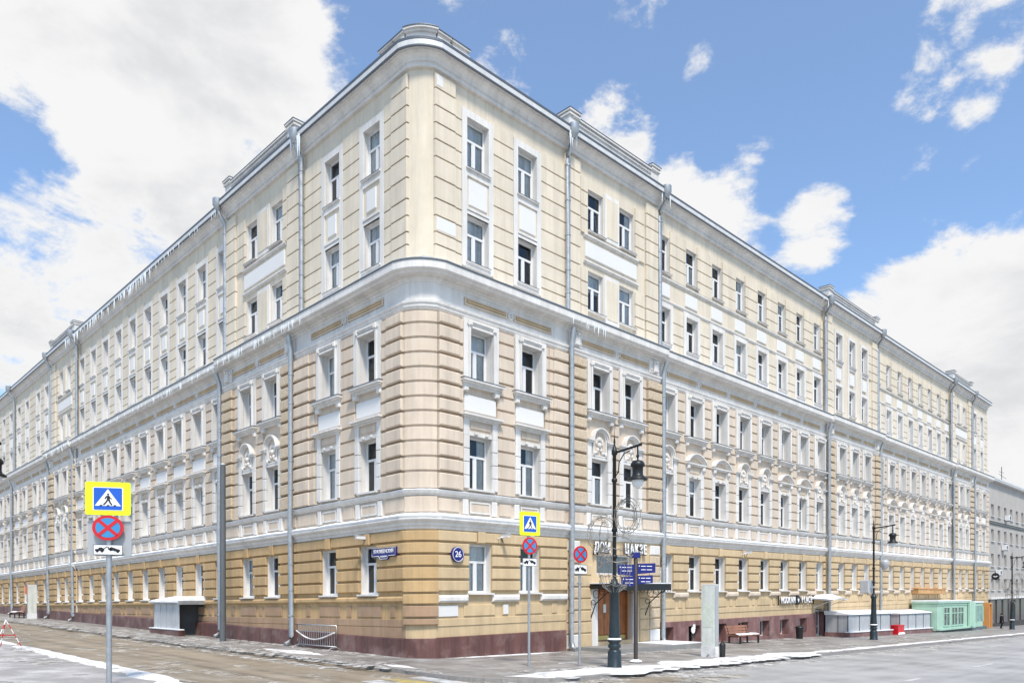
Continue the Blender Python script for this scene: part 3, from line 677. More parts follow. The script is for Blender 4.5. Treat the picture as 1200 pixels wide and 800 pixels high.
            k.box(-.48, .48, -.03, .01, h+.12, h+.5, 1); k.block(-.36, .36, 0, .05, h+.2, h+.42, .02, 1)
            k.box(-.74, .74, -.12, .01, h+.50, h+.55); k.box(-.78, .78, -.16, .01, h+.55, h+.60)
            for r0, r1, t in ((.80, .85, .10), (.85, .90, .15), (.90, .95, .19)): arc_band(k, 0, h+.08, r0, r1, 37, 143, -t, .01)
            pz = [(.8*math.cos(math.radians(a)), h+.08+.8*math.sin(math.radians(a))) for a in range(40, 141, 10)]
            k.prism(pz, -.02, .01, 1)
            for s in (-1, 1): k.block(s*.2-.06, s*.2+.06, 0, .10, h+.03, h+.11, .01)
    return k.mesh('surround', [M_WH, M_LO if style in ('flat', 'niche', 'seg') else M_UP, M_PW])
ST = {s: surround_mesh(s) for s in ('tall', 'tallR', 'row4', 'ris3u', 'row3', 'flat', 'niche', 'seg')}
def sash_mesh(r, sgn):
    ww, h = ROWS[r][2], ROWS[r][1]-ROWS[r][0]; zt = h*.64-.05; x0, x1 = (.05, ww/2-.06) if sgn > 0 else (-ww/2+.06, -.05); k = MB(); b = .045
    k.tf = lambda x, y, z: (x, y+(z-.06)*.17, z)
    k.box(x0, x0+b, .0, .04, .07, zt); k.box(x1-b, x1, .0, .04, .07, zt); k.box(x0+b, x1-b, .0, .04, .07, .07+b); k.box(x0+b, x1-b, .0, .04, zt-b, zt); return k.mesh('tilted_sash', M_FR)
SASH = {('R', 4, 0): (-1, 1), ('L', 5, 1): (-1,), ('L', 4, 0): (1,), ('R', 5, 2): (1,), ('L', 4, 5): (-1,), ('R', 4, 9): (1,), ('R', 3, 7): (-1,)}
SEEN = {}
NSEQ = ['niche', 'seg', 'seg', 'niche', 'niche', 'seg', 'seg', 'niche']
for sec in SEC:
    side, t0, t1, d, kind, cs = sec; ang = fang(side)
    for r, c, ww, z0, z1 in openings(sec):
        n = d+(LOWN if r <= 3 else 0); dep = DEPTH[r]
        base = fpt(side, c, z0, n)
        dx, dy = plan(0, -dep) if side == 'R' else plan(dep, 0)
        wo = link('window', FM[r], B, (base[0]+dx, base[1]+dy, base[2]), (0, 0, ang))
        near = abs(c) < 14
        for p in (('t', 'l', 'r') if near else ('tlr',)): link('pane', PM[(r, p)], wo)
        if rnd.random() < (.9 if abs(c) < 6.5 else .75 if r >= 4 else .3):
            pick = rnd.choice([0, 0, 0, 0, 1, 2, 4]) if abs(c) < 6.5 else rnd.choice([0, 1, 2, 3, 4])
            link('curtain', CM[r][pick], wo)
        if abs(c) < 30:
            key = (side, r, SEEN.setdefault((side, r), 0)); SEEN[(side, r)] += 1
            if side == 'L' and kind == 'corner': key = (side, r, cs.index(c))
            elif side == 'L': key = (side, r, 9+cs.index(c))
            for sg in SASH.get(key, ()): link('tilted_sash', sash_mesh(r, sg), wo, (0, .03, 0))
        off = (0, -dep, 0)
        link('sill', SM[r], wo, off)
        if r == 3: link('sill_flashing', FLASH3, wo, off)
        elif r >= 4: link('sill_flashing', FLASHU, wo, off)
        st = None
        if r == 4: st = {'corner': 'tall' if side == 'L' else 'tallR', 'lsec': 'tall', 'rsec': 'row4', 'ris3': 'ris3u'}.get(kind)
        elif r == 3: st = 'row3'
        elif r == 2:
            st = 'flat' if kind in ('corner', 'lsec') else 'niche' if kind != 'rsec' else NSEQ[cs.index(c)]
        if st: link('surround', ST[st], wo, off)
for c in BASEW:
    k = MB(); ww, h = .94, .76
    k.box(-ww/2, -ww/2+.05, 0, .05, 0, h); k.box(ww/2-.05, ww/2, 0, .05, 0, h); k.box(-ww/2+.05, ww/2-.05, 0, .05, 0, .05); k.box(-ww/2+.05, ww/2-.05, 0, .05, h-.05, h); k.box(-.03, .03, .002, .05, .05, h-.05)
    x, y, z = fpt('R', c, -.34, LOWN-.12-.30); wo = put('basement_window', k, M_FR, B, (x, y, z), (0, 0, ANG_R))
    k = MB(); k.add([(-ww/2+.04, .025, .04), (ww/2-.04, .025, .04), (ww/2-.04, .025, h-.04), (-ww/2+.04, .025, h-.04)], [(0, 1, 2, 3)]); put('pane', k, M_GS, wo)
# ---- panels and mouldings between the storeys
def fpart(name, side, t, z, n, k, m, **p): return put(name, k, m, B, fpt(side, t, z, n), (0, -GRADE, fang(side)), **p)
pc = {}
def panel(name, side, t0, t1, z0, z1, n, th, m, c=.015):
    key = (name, round(t1-t0, 2), round(z1-z0, 2), th, m.name)
    if key not in pc: k = MB(); k.block(-(t1-t0)/2, (t1-t0)/2, 0, th, 0, z1-z0, c); pc[key] = k.mesh(name, m)
    return link(name, pc[key], B, fpt(side, (t0+t1)/2, z0, n), (0, -GRADE, fang(side)))
def moulding(side, t0, t1, z, n, k=1.0):
    mb = MB(); mb.tf = lambda x, y, zz: fpt(side, x, zz, n-y)
    mb.box(t0, t1, -.05*k, .01, z, z+.05); mb.box(t0, t1, -.09*k, .01, z+.05, z+.10); put('moulding', mb, M_WH, B)
for sec in SEC:
    side, t0, t1, d, kind, cs = sec; nl = d+LOWN
    if kind == 'rsec':
        moulding(side, t0+.02, t1-.02, 14.52, d); moulding(side, t0+.02, t1-.02, 13.64, d, .7)
        for c in cs: panel('wall_panel', side, c-.47, c+.47, 13.86, 14.40, d, .05, M_PW)
    if kind == 'ris':
        a, b = cs[0]-.6, cs[-1]+.6
        moulding(side, a-.1, b+.1, 14.55, d); moulding(side, a-.1, b+.1, 13.62, d)
        panel('wall_panel', side, a, b, 13.86, 14.42, d, .05, M_PW)
        m_ = (cs[0]+cs[1])/2; g = (cs[1]-cs[0])/2-.45
        for z0, z1 in ((14.75, 16.5), (11.75, 13.5)):
            panel('pilaster', side, m_-g+.05, m_+g-.05, z0, z1, d, .05, M_WH); panel('pilaster_panel', side, m_-g+.16, m_+g-.16, z0+.15, z1-.15, d+.05, .02, M_UP, .01)
    # frieze panels and rosettes
    L = t1-t0; npan = max(2, round(L/2.6)); a0, a1 = t0+.55, t1-.55; wd = (a1-a0)/npan
    if kind == 'corner':
        a0, a1 = (1.4, 5.6) if side == 'R' else (-5.9, -1.4); npan = 2; wd = (a1-a0)/2
    for i in range(npan):
        p0, p1 = a0+i*wd+.16, a0+(i+1)*wd-.16
        z0, z1 = 10.56, 10.78
        k = MB(); X = (p1-p0)/2
        k.box(-X, X, -.015, .01, z0-10.56, z1-10.56, 0)
        for x0, x1, q0, q1 in ((-X, X, 0, .045), (-X, X, .175, .22), (-X, -X+.05, .045, .175), (X-.05, X, .045, .175)): k.box(x0, x1, -.045, .0, q0, q1, 1)
        k.block(-X+.11, X-.11, -.015, .035, .085, .135, .01, 0)
        fpart('frieze_panel', side, (p0+p1)/2, z0, nl+.02, k, [M_OC, M_LO])
        if i < npan-1:
            k = MB(); arc_band(k, 0, .11, .07, .12, 0, 360, -.06, 0, 16); k.ball((0, -.03, .11), .045, .04, .045, 8, 6)
            for q in range(6): k.ball((.075*math.cos(q*1.047), -.035, .11+.075*math.sin(q*1.047)), .03, .03, .03, 6, 5)
            fpart('rosette', side, a0+(i+1)*wd, z0, nl+.02, k, M_WH)
    if kind in ('ris', 'ris3'):
        for t in (t0+.45, t1-.45):
            k = MB(); k.block(-.33, .33, 0, .07, 0, .5, .02); k.block(-.13, .13, -.07, .10, .04, .48, .03)
            for s in (-1, 1): k.ball((s*.22, -.08, .38), .07, .04, .07, 8, 6); k.ball((s*.22, -.08, .14), .06, .04, .06, 8, 6)
            k.ball((0, -.19, .42), .09, .05, .06, 8, 6); fpart('console', side, t, 10.41, nl+.02, k, M_WH)
    # pedestal zone under the first-floor sills
    for c in cs:
        for s in (-1, 1): panel('pedestal', side, c+s*.6-.11, c+s*.6+.11, 4.24, 4.70, nl, .07, M_WH)
        k = MB(); k.block(-.42, .42, 0, .03, 0, .36, .01, 0); 
        for x0, x1, q0, q1 in ((-.42, .42, 0, .05), (-.42, .42, .31, .36), (-.42, -.37, .05, .31), (.37, .42, .05, .31)): k.box(x0, x1, -.05, 0, q0, q1, 1)
        fpart('apron_panel', side, c, 4.29, nl, k, [M_LO, M_WH])
    for a, b in gaps_between(t0, t1, cs, .78):
        if b-a > .25: panel('pedestal_panel', side, a+.06, b-.06, 4.29, 4.66, nl, .04, M_LO)
for f0 in (0,):
    mb = MB(); corner_band(mb, 4.24, 4.70, LOWN, 0, .05, .02); put('corner_course', mb, M_LO, B)
# fresh plaster patches at the corner
panel('plaster_patch', 'R', .56, 1.27, 12.50, 12.88, .10, .008, M_PW, .004); panel('plaster_patch', 'R', .56, .78, 16.72, 17.04, .10, .008, M_PW, .004)
panel('plaster_patch', 'R', .56, 1.32, 1.19, 1.51, LOWN+.02, .012, M_PW, .004)
panel('plaster_patch', 'R', 3.2, 3.42, 1.2, 1.5, LOWN+.03, .012, M_PW, .004)
# ---- roof and parapets
mb = MB()
V = []
for p in P0:
    e = path_pt(p, .36, 17.80)
    q = plan(8, -8) if p[0] == 'C' else plan(max(8, p[1]), -8) if p[0] == 'R' else plan(8, min(-8, p[1]))
    V += [e, (q[0], q[1], e[2]+2.4)]
mb.add(V, [(2*i, 2*i+2, 2*i+3, 2*i+1) for i in range(len(P0)-1)]); put('roof', mb, M_RF, B)
def parapet(side, t0, t1):
    k = MB(); k.tf = lambda x, y, z: fpt(side, x, z, -y)
    k.box(t0+.3, t1-.3, -.12, .18, 17.7, 18.36); k.box(t0+.3, t1-.3, -.17, .2, 18.25, 18.32); k.box(t0+.28, t1-.28, -.22, .24, 18.36, 18.42)
    for t in (t0+.12, t1-.12-.5):
        k.box(t, t+.5, -.18, .3, 17.7, 18.52); k.box(t-.04, t+.54, -.24, .34, 18.40, 18.46); k.box(t-.06, t+.56, -.27, .36, 18.52, 18.58)
    put('parapet', k, M_WH, B)
    k = MB(); k.tf = lambda x, y, z: fpt(side, x, z, -y)
    k.box(t0+.27, t1-.27, -.23, .25, 18.423, 18.45)
    for t in (t0+.12, t1-.62): k.box(t-.07, t+.57, -.28, .37, 18.583, 18.61)
    put('parapet_cap', k, M_RF, B)
for sec in SEC:
    if sec[4] in ('ris', 'ris3'): parapet(sec[0], sec[1], sec[2])
def corner_parapet():
    k = MB(); q = [('L', -1.75, 0), ('L', -1.2, 0), ('L', -.5, 0)]+[('C', i/CN, 0) for i in range(1, CN)]+[('R', .5, 0), ('R', 1.2, 0), ('R', 1.75, 0)]
    sweep([(-.25, 17.7), (.12, 17.7), (.12, 18.162), (.18, 18.175), (.18, 18.228), (.24, 18.241), (.24, 18.294), (-.25, 18.307)], q[2:-2], k)
    for sd, a, b in (('L', -1.0, -.55), ('L', -1.72, -1.1), ('R', .55, 1.0), ('R', 1.1, 1.72)):
        k.tf = lambda x, y, z, s=sd: fpt(s, x, z, -y)
        k.box(a, b, -.16, .25, 17.7, 18.202); k.box(a-.03, b+.03, -.2, .27, 18.030, 18.076); k.box(a-.04, b+.04, -.22, .28, 18.202, 18.254)
        k.tf = None
    put('parapet', k, M_WH, B)
    k = MB(); sweep([(-.28, 18.294), (.26, 18.297), (.26, 18.320), (-.05, 18.373), (-.28, 18.373)], q[2:-2], k)
    for sd, a, b in (('L', -1.0, -.55), ('L', -1.72, -1.1), ('R', .55, 1.0), ('R', 1.1, 1.72)):
        k.tf = lambda x, y, z, s=sd: fpt(s, x, z, -y); k.box(a-.05, b+.05, -.24, .29, 18.256, 18.274); k.tf = None
    put('parapet_cap', k, M_RF, B)
corner_parapet()
# ---- downpipes
def downpipe(side, tu, tl, d, dark=False, ice=False):
    g = gz(tl, 0) if side == 'R' else gz(0, tl)
    k = MB(); r = .085; wall = max(d, -.12)
    P = lambda t, z, n: fpt(side, t, z, n)
    k.tube([P(tu, 17.55, .40), P(tu, 17.3, .34), P(tu, 17.0, wall+.17), P(tu, 16.8, wall+.16), P(tu, 14.2, wall+.16), P(tu, 11.55, wall+.16)], r, 10)
    k.tube([P(tu, 17.9, .42), P(tu, 17.65, .42), P(tu, 17.45, .39)], [.19, .19, .09], 10)
    for z in (16.6, 15.4, 14.2, 13.0, 12.2): x, y, zz = P(tu, z, wall+.16); k.lathe([(r+.014, zz-.025), (r+.014, zz+.025)], x, y, 10)
    nl = d+LOWN
    z0 = g-GRADE*tl
    k.tube([P(tl, 10.95, .42), P(tl, 10.85, .40), P(tl, 10.55, nl+.22), P(tl, 10.4, nl+.2), P(tl, 7.5, nl+.2), P(tl, 5.2, nl+.21), P(tl, 4.5, nl+.235), P(tl, 3.6, nl+.21), P(tl, z0+.35, nl+.18), P(tl, z0+.12, nl+.26), P(tl, z0+.06, nl+.42)], r+.005, 10)
    for z in (9.6, 8.6, 7.6, 6.6, 5.6, 3.0, 2.1, 1.2): x, y, zz = P(tl, z, nl+.2); k.lathe([(r+.02, zz-.025), (r+.02, zz+.025)], x, y, 10)
    put('downpipe', k, M_GV, B)
PIPES = [('R', 6.32, 6.32, 0), ('R', 11.98, 11.98, -.06), ('R', 27.95, 27.95, -.05), ('R', 35.75, 35.75, -.06), ('R', 51.05, 51.05, -.05), ('R', 56.65, 56.65, 0),
         ('L', -6.42, -6.85, 0), ('L', -12.6, -12.75, -.06), ('L', -32.8, -33.0, -.05), ('L', -38.4, -38.4, -.06), ('L', -48.6, -48.6, -.1)]
for p in PIPES: downpipe(*p)
# ---- icicles
mb = MB()
def icicles(side, t0, t1, z, n, count, lo, hi, seed):
    q = random.Random(seed)
    for _ in range(count):
        t = q.uniform(t0, t1); l = lo+(hi-lo)*q.random()**2.5; r = .012+l*.05
        x, y, zz = fpt(side, t, z, n+q.uniform(-.03, .02))
        mb.lathe([(.002, zz-l), (r*.5, zz-l*.5), (r, zz+.02)], x, y, 5, capped=False)
icicles('L', -12.4, -5.6, 11.24, .60, 120, .05, .32, 1); icicles('L', -20, -12.6, 11.24, .48, 90, .05, .30, 2); icicles('L', -33, -20, 11.24, .48, 120, .04, .24, 3)
icicles('L', -32.7, -20, 17.62, .30, 170, .06, .55, 4); icicles('L', -20, -13, 17.62, .30, 50, .05, .25, 5); icicles('L', -38, -33, 11.24, .6, 60, .05, .4, 6)
icicles('R', 6.0, 8.2, 11.22, .60, 40, .06, .4, 7); icicles('R', 6.1, 6.5, 17.6, .42, 18, .1, .6, 8); icicles('R', 27, 28.6, 17.6, .3, 20, .05, .4, 9); icicles('L', -6.8, -6.1, 17.6, .42, 20, .1, .8, 10); icicles('R', 11.7, 12.3, 17.6, .36, 16, .1, .5, 11)
icicles('L', -34, -32.4, 17.6, .4, 26, .1, .6, 12)
put('icicles', mb, M_IC, B, kind='stuff')

# ---- main entrance
x, y, z = fpt('R', 8.98, .06, LOWN-.22)
k = MB(); h = 1.9
k.box(-1.03, 1.03, .02, .06, 0, h)
for i in range(6):
    a = -1.0+i*.335; k.block(a, a+.315, .02, .035, .22, h-.05, .02)
k.box(-.02, .02, -.03, .03, .05, h-.02); k.box(-1.04, -.97, -.05, .05, 0, h+.03); k.box(.97, 1.04, -.05, .05, 0, h+.03)
do = put('door', k, M_WD, B, (x, y, z), (0, 0, ANG_R))
k = MB(); k.box(-.95, .95, -.025, .018, .04, .2); put('kick_plate', k, mat('brass', (.55, .43, .16), .4, .6), do)
k = MB(); k.box(-.42, -.27, -.035, -.018, 1.05, 1.35); put('paper_notice', k, M_SW, do)
k = MB(); k.tube([(.1, -.02, .85), (.1, -.09, .87), (.1, -.09, 1.1), (.1, -.02, 1.12)], .014, 6); put('handle', k, M_BR, do)
x, y, z = fpt('R', 8.99, 2.5, LOWN-.12)
k = MB(); k.box(-1.06, -.98, 0, .08, 0, .75); k.box(.98, 1.06, 0, .08, 0, .75); k.box(-.98, .98, 0, .08, 0, .06); k.box(-.98, .98, 0, .08, .69, .75)
wo = put('transom_window', k, M_WH, B, (x, y, z), (0, 0, ANG_R))
k = MB(); k.add([(-1, .04, .03), (1, .04, .03), (1, .04, .72), (-1, .04, .72)], [(0, 1, 2, 3)]); put('pane', k, M_GS, wo)
k = MB(); k.add([(-1, .12, .03), (1, .12, .03), (1, .12, .72), (-1, .12, .72)], [(0, 1, 2, 3)]); put('blind', k, M_PG, wo)
for s in (-1, 1): panel('door_jamb', 'R', 8.98+s*1.22-.16, 8.98+s*1.22+.16, -.1, 2.06, LOWN, .10, M_WH, .03)
k = MB(); k.tf = lambda x, y, z: fpt('R', x, z, LOWN-y)
k.box(7.5, 10.95, -1.15, .02, 2.10, 2.16); k.box(7.5, 10.95, -1.17, -1.13, 1.92, 2.16); k.box(7.5, 7.54, -1.15, 0, 1.98, 2.12); k.box(10.91, 10.95, -1.15, 0, 1.98, 2.12)
for t in (7.56, 10.88):
    k.tube([(t, -1.1, 2.0), (t, -.7, 1.8), (t, -.25, 1.45), (t, -.03, .95)], .02, 6)
    for q in range(4):
        cy, cz, rr = [(-.85, 1.93, .10), (-.55, 1.9, .13), (-.28, 1.8, .14), (-.14, 1.5, .09)][q]
        k.tube([(t, cy+rr*math.cos(a*.5236), cz+rr*math.sin(a*.5236)) for a in range(12)], .012, 5, closed=True)
for i in range(16):
    t = 7.62+i*.215; k.tube([(t+.085*math.cos(a*.628), -1.15, 1.90+.085*math.sin(a*.628)) for a in range(10)], .010, 5, closed=True)
put('entrance_canopy', k, M_BK, B)
k = MB(); k.tf = lambda x, y, z: fpt('R', x, z, LOWN-y); k.block(7.48, 10.97, 2, .0, 0, 0)if False else k.box(7.48, 10.97, -1.16, .02, 2.163, 2.20); put('canopy_snow', k, M_SN, B, kind='stuff')
k = MB(); k.tf = lambda x, y, z: (lambda p: (p[0], p[1], z))(plan(x, y))
k.box(6.9, 12.2, .2, 2.0, -.35, .03); put('entrance_step', k, M_CC, B)
k = MB(); k.tf = lambda x, y, z: (lambda p: (p[0], p[1], z))(plan(x, y)); k.box(10.1, 12.15, .25, 1.9, .033, .06); put('step_snow', k, M_SN, B, kind='stuff')
# ---- bar entrance
x, y, z = fpt('R', 27.25, -.62, LOWN-.12-.2)
k = MB(); k.box(-.46, -.38, 0, .06, 0, 1.42); k.box(.38, .46, 0, .06, 0, 1.42); k.box(-.38, .38, 0, .06, 1.34, 1.42); k.box(-.38, .38, 0, .06, 0, .12); k.box(-.38, .38, 0, .06, .5, .56)
do = put('bar_door', k, M_FR, B, (x, y, z), (0, 0, ANG_R))
k = MB(); k.add([(-.39, .03, .1), (.39, .03, .1), (.39, .03, 1.36), (-.39, .03, 1.36)], [(0, 1, 2, 3)]); put('pane', k, M_GS, do)
k = MB(); k.prism([(.14*math.cos(a*.5236), .95+.14*math.sin(a*.5236)) for a in range(12)], -.02, 0); put('round_notice', k, M_RE, do)
k = MB(); n = 12
V = [fpt('R', 26.1+2.0*i/n, 1.45+.16*math.sin(math.pi*i/n), LOWN-.12) for i in range(n+1)]+[fpt('R', 26.1+2.0*i/n, 1.36+.10*math.sin(math.pi*i/n), 1.25) for i in range(n+1)]
V += [(a, b, c-.05) for a, b, c in V]; m_ = n+1
k.add(V, [(i, i+1, m_+i+1, m_+i) for i in range(n)]+[(2*m_+i, 3*m_+i, 3*m_+i+1, 2*m_+i+1) for i in range(n)]+[(m_+i, m_+i+1, 3*m_+i+1, 3*m_+i) for i in range(n)]+[(0, m_, 3*m_, 2*m_), (n, m_+n, 3*m_+n, 2*m_+n)])
k.tf = lambda x, y, z: fpt('R', x, z, LOWN-y)
for t in (26.3, 27.9): k.tube([(t, .0, .95), (t, -1.0, 1.34)], .02, 6)
put('awning', k, M_FR, B)
k = MB()
V = [fpt('R', 26.08+2.04*i/n, 1.455+.18*math.sin(math.pi*i/n), LOWN-.12) for i in range(n+1)]+[fpt('R', 26.08+2.04*i/n, 1.42+.24*math.sin(math.pi*i/n), .7) for i in range(n+1)]+[fpt('R', 26.08+2.04*i/n, 1.365+.105*math.sin(math.pi*i/n), 1.26) for i in range(n+1)]
k.add(V, [(r_*m_+i, r_*m_+i+1, (r_+1)*m_+i+1, (r_+1)*m_+i) for r_ in range(2) for i in range(n)], 0, True); put('awning_snow', k, M_SN, B, kind='stuff')

# ------------------------------------------------------------------ signs fixed to the building
def on_wall(name, label, cat, side, t, z, n, **kw):
    o = thing(name, label, cat, fpt(side, t, z, n), fang(side), **kw); o.rotation_euler = (0, -GRADE, fang(side)); return o
s = on_wall('street_name_plate', 'navy enamel street name plate with scalloped lower edge beside the rounded corner', 'sign', 'L', -1.38, 3.10, LOWN+.13)
pl = [(-.62, .16), (.62, .16), (.62, -.10), (.26, -.10), (.18, -.20), (-.18, -.20), (-.26, -.10), (-.62, -.10)]
k = MB(); k.prism(pl, -.03, .02); put('plate', k, M_NB, s)
k = MB(); k.tube([(x*.95, -.034, z_*.9+.003) for x, z_ in pl], .009, 4, closed=True); put('border', k, M_SW, s)
link('lettering', text_mesh('lettering', 'КРАПИВЕНСКИЙ', .155, M_SW, .004, sx=.78), s, (0, -.036, .045)); link('lettering', text_mesh('lettering', 'переулок', .075, M_SW, .004), s, (0, -.036, -.10))
s = on_wall('house_number_plate', 'round navy enamel house number plate with white numerals', 'sign', 'R', 1.18, 3.02, LOWN+.14)
k = MB(); k.prism([(.23*math.cos(a*.2618), .23*math.sin(a*.2618)) for a in range(24)], -.05, .03); put('plate', k, M_NB, s)
k = MB(); k.tube([(.207*math.cos(a*.2618), -.053, .207*math.sin(a*.2618)) for a in range(24)], .010, 4, closed=True); put('border', k, M_SW, s)
link('numeral', text_mesh('numeral', '26', .25, M_SW, .004), s, (0, -.056, 0))
s = on_wall('facade_lettering', 'white block letters in Cyrillic above the main entrance', 'sign', 'R', 9.0, 3.46, LOWN+.09)
for txt, x0 in (('Д', -1.25), ('О', -.95), ('М', -.62), ('Ц', .55), ('А', .87), ('К', 1.17), ('З', 1.45), ('Е', 1.72)):
    link('letter', text_mesh('letter', txt, .50, M_SW, .02, sx=.72, bold=.012), s, (x0, -.06, 0))
    link('letter_backing', text_mesh('letter_backing', txt, .50, M_SK, .035, sx=.72, bold=.03), s, (x0+.035, .0, -.02))  # offset black copy: the letter's dark sides and backing shadow, painted as one
s = on_wall('shop_sign', 'white bar name letters with round black emblem over the basement windows', 'sign', 'R', 24.3, 1.37, LOWN-.02)
for x0, word in ((-1.75, 'HOOKAH'), (.55, 'PLACE')):
    for i, ch in enumerate(word):
        link('letter', text_mesh('letter', ch, .46, M_SW, .02, sx=.7, bold=.012), s, (x0+i*.27, -.06, 0)); link('letter_backing', text_mesh('letter_backing', ch, .46, M_SK, .025, sx=.7, bold=.03), s, (x0+i*.27+.03, -.02, -.015))  # black copy shifted behind each letter draws its sides and shadow
k = MB(); k.prism([(.24*math.cos(a*.3491)+.12, .24*math.sin(a*.3491)) for a in range(18)], -.04, .03); put('emblem_disc', k, M_SK, s)
k = MB(); k.prism([(.12+.09*math.cos(a*.5236), .02+.07*math.sin(a*.5236)) for a in range(12)], -.05, -.04); k.prism([(.04, .0), (.12, -.13), (.19, -.02)], -.052, -.041); put('emblem', k, M_SW, s)
for x0 in (-2.05, 2.0): k = MB(); k.box(x0-.015, x0+.015, -.03, .03, -.24, .24); put('bracket', k, M_BR, s)
def cctv(label, side, t, z, flip):
    o = on_wall('security_camera', label, 'camera', side, t, z, LOWN+.05, group='cameras under the storey cornice')
    k = MB(); k.tube([(0, .02, 0), (0, -.14, 0), (flip*.08, -.2, .03)], .02, 6); put('bracket', k, M_FR, o)
    k = MB(); k.box(-.05+flip*.12, .05+flip*.12, -.42, -.1, .02, .11); k.box(-.06+flip*.12, .06+flip*.12, -.45, -.12, .112, .125); put('housing', k, M_FR, o)
    k = MB(); pts = [(flip*.1, -.1, .03), (flip*.22, -.04, -.12), (flip*.36, -.02, -.16), (flip*.5, -.02, -.02), (flip*.6, -.02, .12)]; k.tube(pts, .012, 5); put('cable', k, M_SK, o)
cctv('white security camera with looped cable above the street name plate', 'L', -2.5, 3.55, 1)
cctv('white security camera with looped cable right of the house number', 'R', 2.9, 3.58, 1)
cctv('security camera above the basement windows with drooping cable', 'R', 18.4, 3.55, 1)
# ------------------------------------------------------------------ street lamps
def ring_pts(c, rx, rz, ax, n=28, tilt=0):
    P = []
    for i in range(n):
        a = 2*math.pi*i/n; u, v = rx*math.cos(a), rz*math.sin(a)
        P.append((c[0]+u*math.cos(ax), c[1]+u*math.sin(ax), c[2]+v+u*tilt))
    return P
def lamp(a, b, label, arm_ang, arm=.74, base_snow=True):
    o = thing('street_lamp', label, 'street lamp', at(a, b), arm_ang, group='black lantern lamps along the street')
    k = MB()
    k.lathe([(.20, -.15), (.20, .03), (.185, .05), (.175, .42), (.165, .45), (.12, .50), (.17, .54), (.17, .60), (.13, .64), (.185, .70), (.185, .74), (.14, .78), (.16, .82), (.155, .86)], seg=12)
    put('pedestal', k, M_LG, o)
    k = MB(); k.lathe([(.15, .86), (.135, 1.2), (.115, 2.05), (.13, 2.10), (.15, 2.14), (.15, 2.18), (.10, 2.24), (.085, 2.32)], seg=16); put('column', k, M_LG, o)
    k = MB(); k.lathe([(.05, 2.3), (.047, 5.55), (.075, 5.58), (.075, 5.68), (.05, 5.72), (.02, 5.85), (.03, 5.9), (.008, 6.05), (.004, 6.25)], seg=10)
    for z in (2.9, 3.6, 4.9): k.lathe([(.048, z-.06), (.075, z-.03), (.075, z+.03), (.048, z+.06)], seg=10)
    put('pole', k, M_BK, o)
    k = MB(); k.tube([(0, 0, 5.62), (arm*.5, 0, 5.66), (arm+.08, 0, 5.72)], .032, 8); k.tube([(0, 0, 4.98), (.13, 0, 5.1), (.15, 0, 5.35), (.3, 0, 5.55), (arm*.7, 0, 5.62)], .014, 6)
    k.ball((arm+.09, 0, 5.725), .045, .045, .045, 8, 6); k.tube([(arm, 0, 5.72), (arm, 0, 5.3)], .022, 6); k.lathe([(.03, 5.4), (.045, 5.44), (.03, 5.48)], arm, 0, 8); put('bracket', k, M_BK, o)
    k = MB(); k.lathe([(.03, 5.34), (.13, 5.31), (.18, 5.24), (.185, 5.18), (.14, 5.15), (.135, 4.98), (.16, 4.92), (.25, 4.86), (.26, 4.83), (.24, 4.815), (.1, 4.83)], arm, 0, 16); put('lantern_hood', k, M_BK, o)
    k = MB(); k.lathe([(.155, 4.825), (.15, 4.74), (.10, 4.66), (.03, 4.62)], arm, 0, 14); put('lantern_glass', k, M_GL, o)
    if base_snow: k = MB(); k.lathe([(.19, .742), (.18, .765), (.15, .785)], seg=14); put('snow_ring', k, M_SN, o)
    return o
AR = ANG_L   # arms reach out over the roadway
lamp(2.38, 5.17, 'tall black lantern street lamp beside the main entrance, wrapped in wire decoration', AR)
lamp(26.39, 3.16, 'tall black lantern street lamp in front of the low grey glazed enclosures', AR, .9)
lamp(56.33, 2.97, 'distant black lantern street lamp in front of the grey rendered building', AR, .9)
lamp(-9.70, -6.95, 'black lantern street lamp on the near pavement across the lane', ANG_R, .74)
def decoration(a, b, label, sc=1.0):
    o = thing('wire_decoration', label, 'decoration', at(a, b), AR, group='wire light garlands on the lamps')
    k = MB(); q = random.Random(int(a*10)); X = math.pi/4
    for c, rx, rz, ax in (((.36, 0, 3.95), .30, .42, 0), ((.36, 0, 3.95), .24, .36, .6), ((.40, .05, 3.95), .42, .46, -.4), ((-.35, 0, 3.55), .36, .42, .2), ((-.35, 0, 3.5), .28, .34, -.8), ((-.42, 0, 3.5), .44, .46, .9), ((.1, 0, 3.1), .45, .34, .5)):
        k.tube(ring_pts(c, rx, rz, ax+.3), .010, 4, closed=True)
        for j in range(14):
            t = q.uniform(0, 6.28); p = (c[0]+rx*math.cos(t)*math.cos(ax+.3), c[1]+rx*math.cos(t)*math.sin(ax+.3), c[2]+rz*math.sin(t)); r = q.uniform(.03, .07)
            k.tube(ring_pts(p, r, r, q.uniform(0, 3), 8), .006, 3, closed=True)
    for j in range(12):
        ang = j*math.pi/6; k.tube([(.42*math.cos(ang), .42*math.sin(ang), 3.1), (.44*math.cos(ang), .44*math.sin(ang), 2.55), (.30*math.cos(ang), .30*math.sin(ang), 2.12), (.12*math.cos(ang), .12*math.sin(ang), 1.98)], .008, 4)
    for z, r in ((3.1, .42), (2.75, .44), (2.4, .39), (2.15, .31)): k.tube([(r*math.cos(t*.3927), r*math.sin(t*.3927), z+.03*math.sin(t*3)) for t in range(16)], .008, 4, closed=True)
    for j in range(40):
        t = q.uniform(0, 6.28); z = q.uniform(2.1, 3.1); k.tube(ring_pts((.40*math.cos(t), .40*math.sin(t), z), .05, .05, t+1.5, 8), .006, 3, closed=True)
    put('wire_frame', k, mat('decoration_wire', (.30, .28, .25), .5, .3), o)
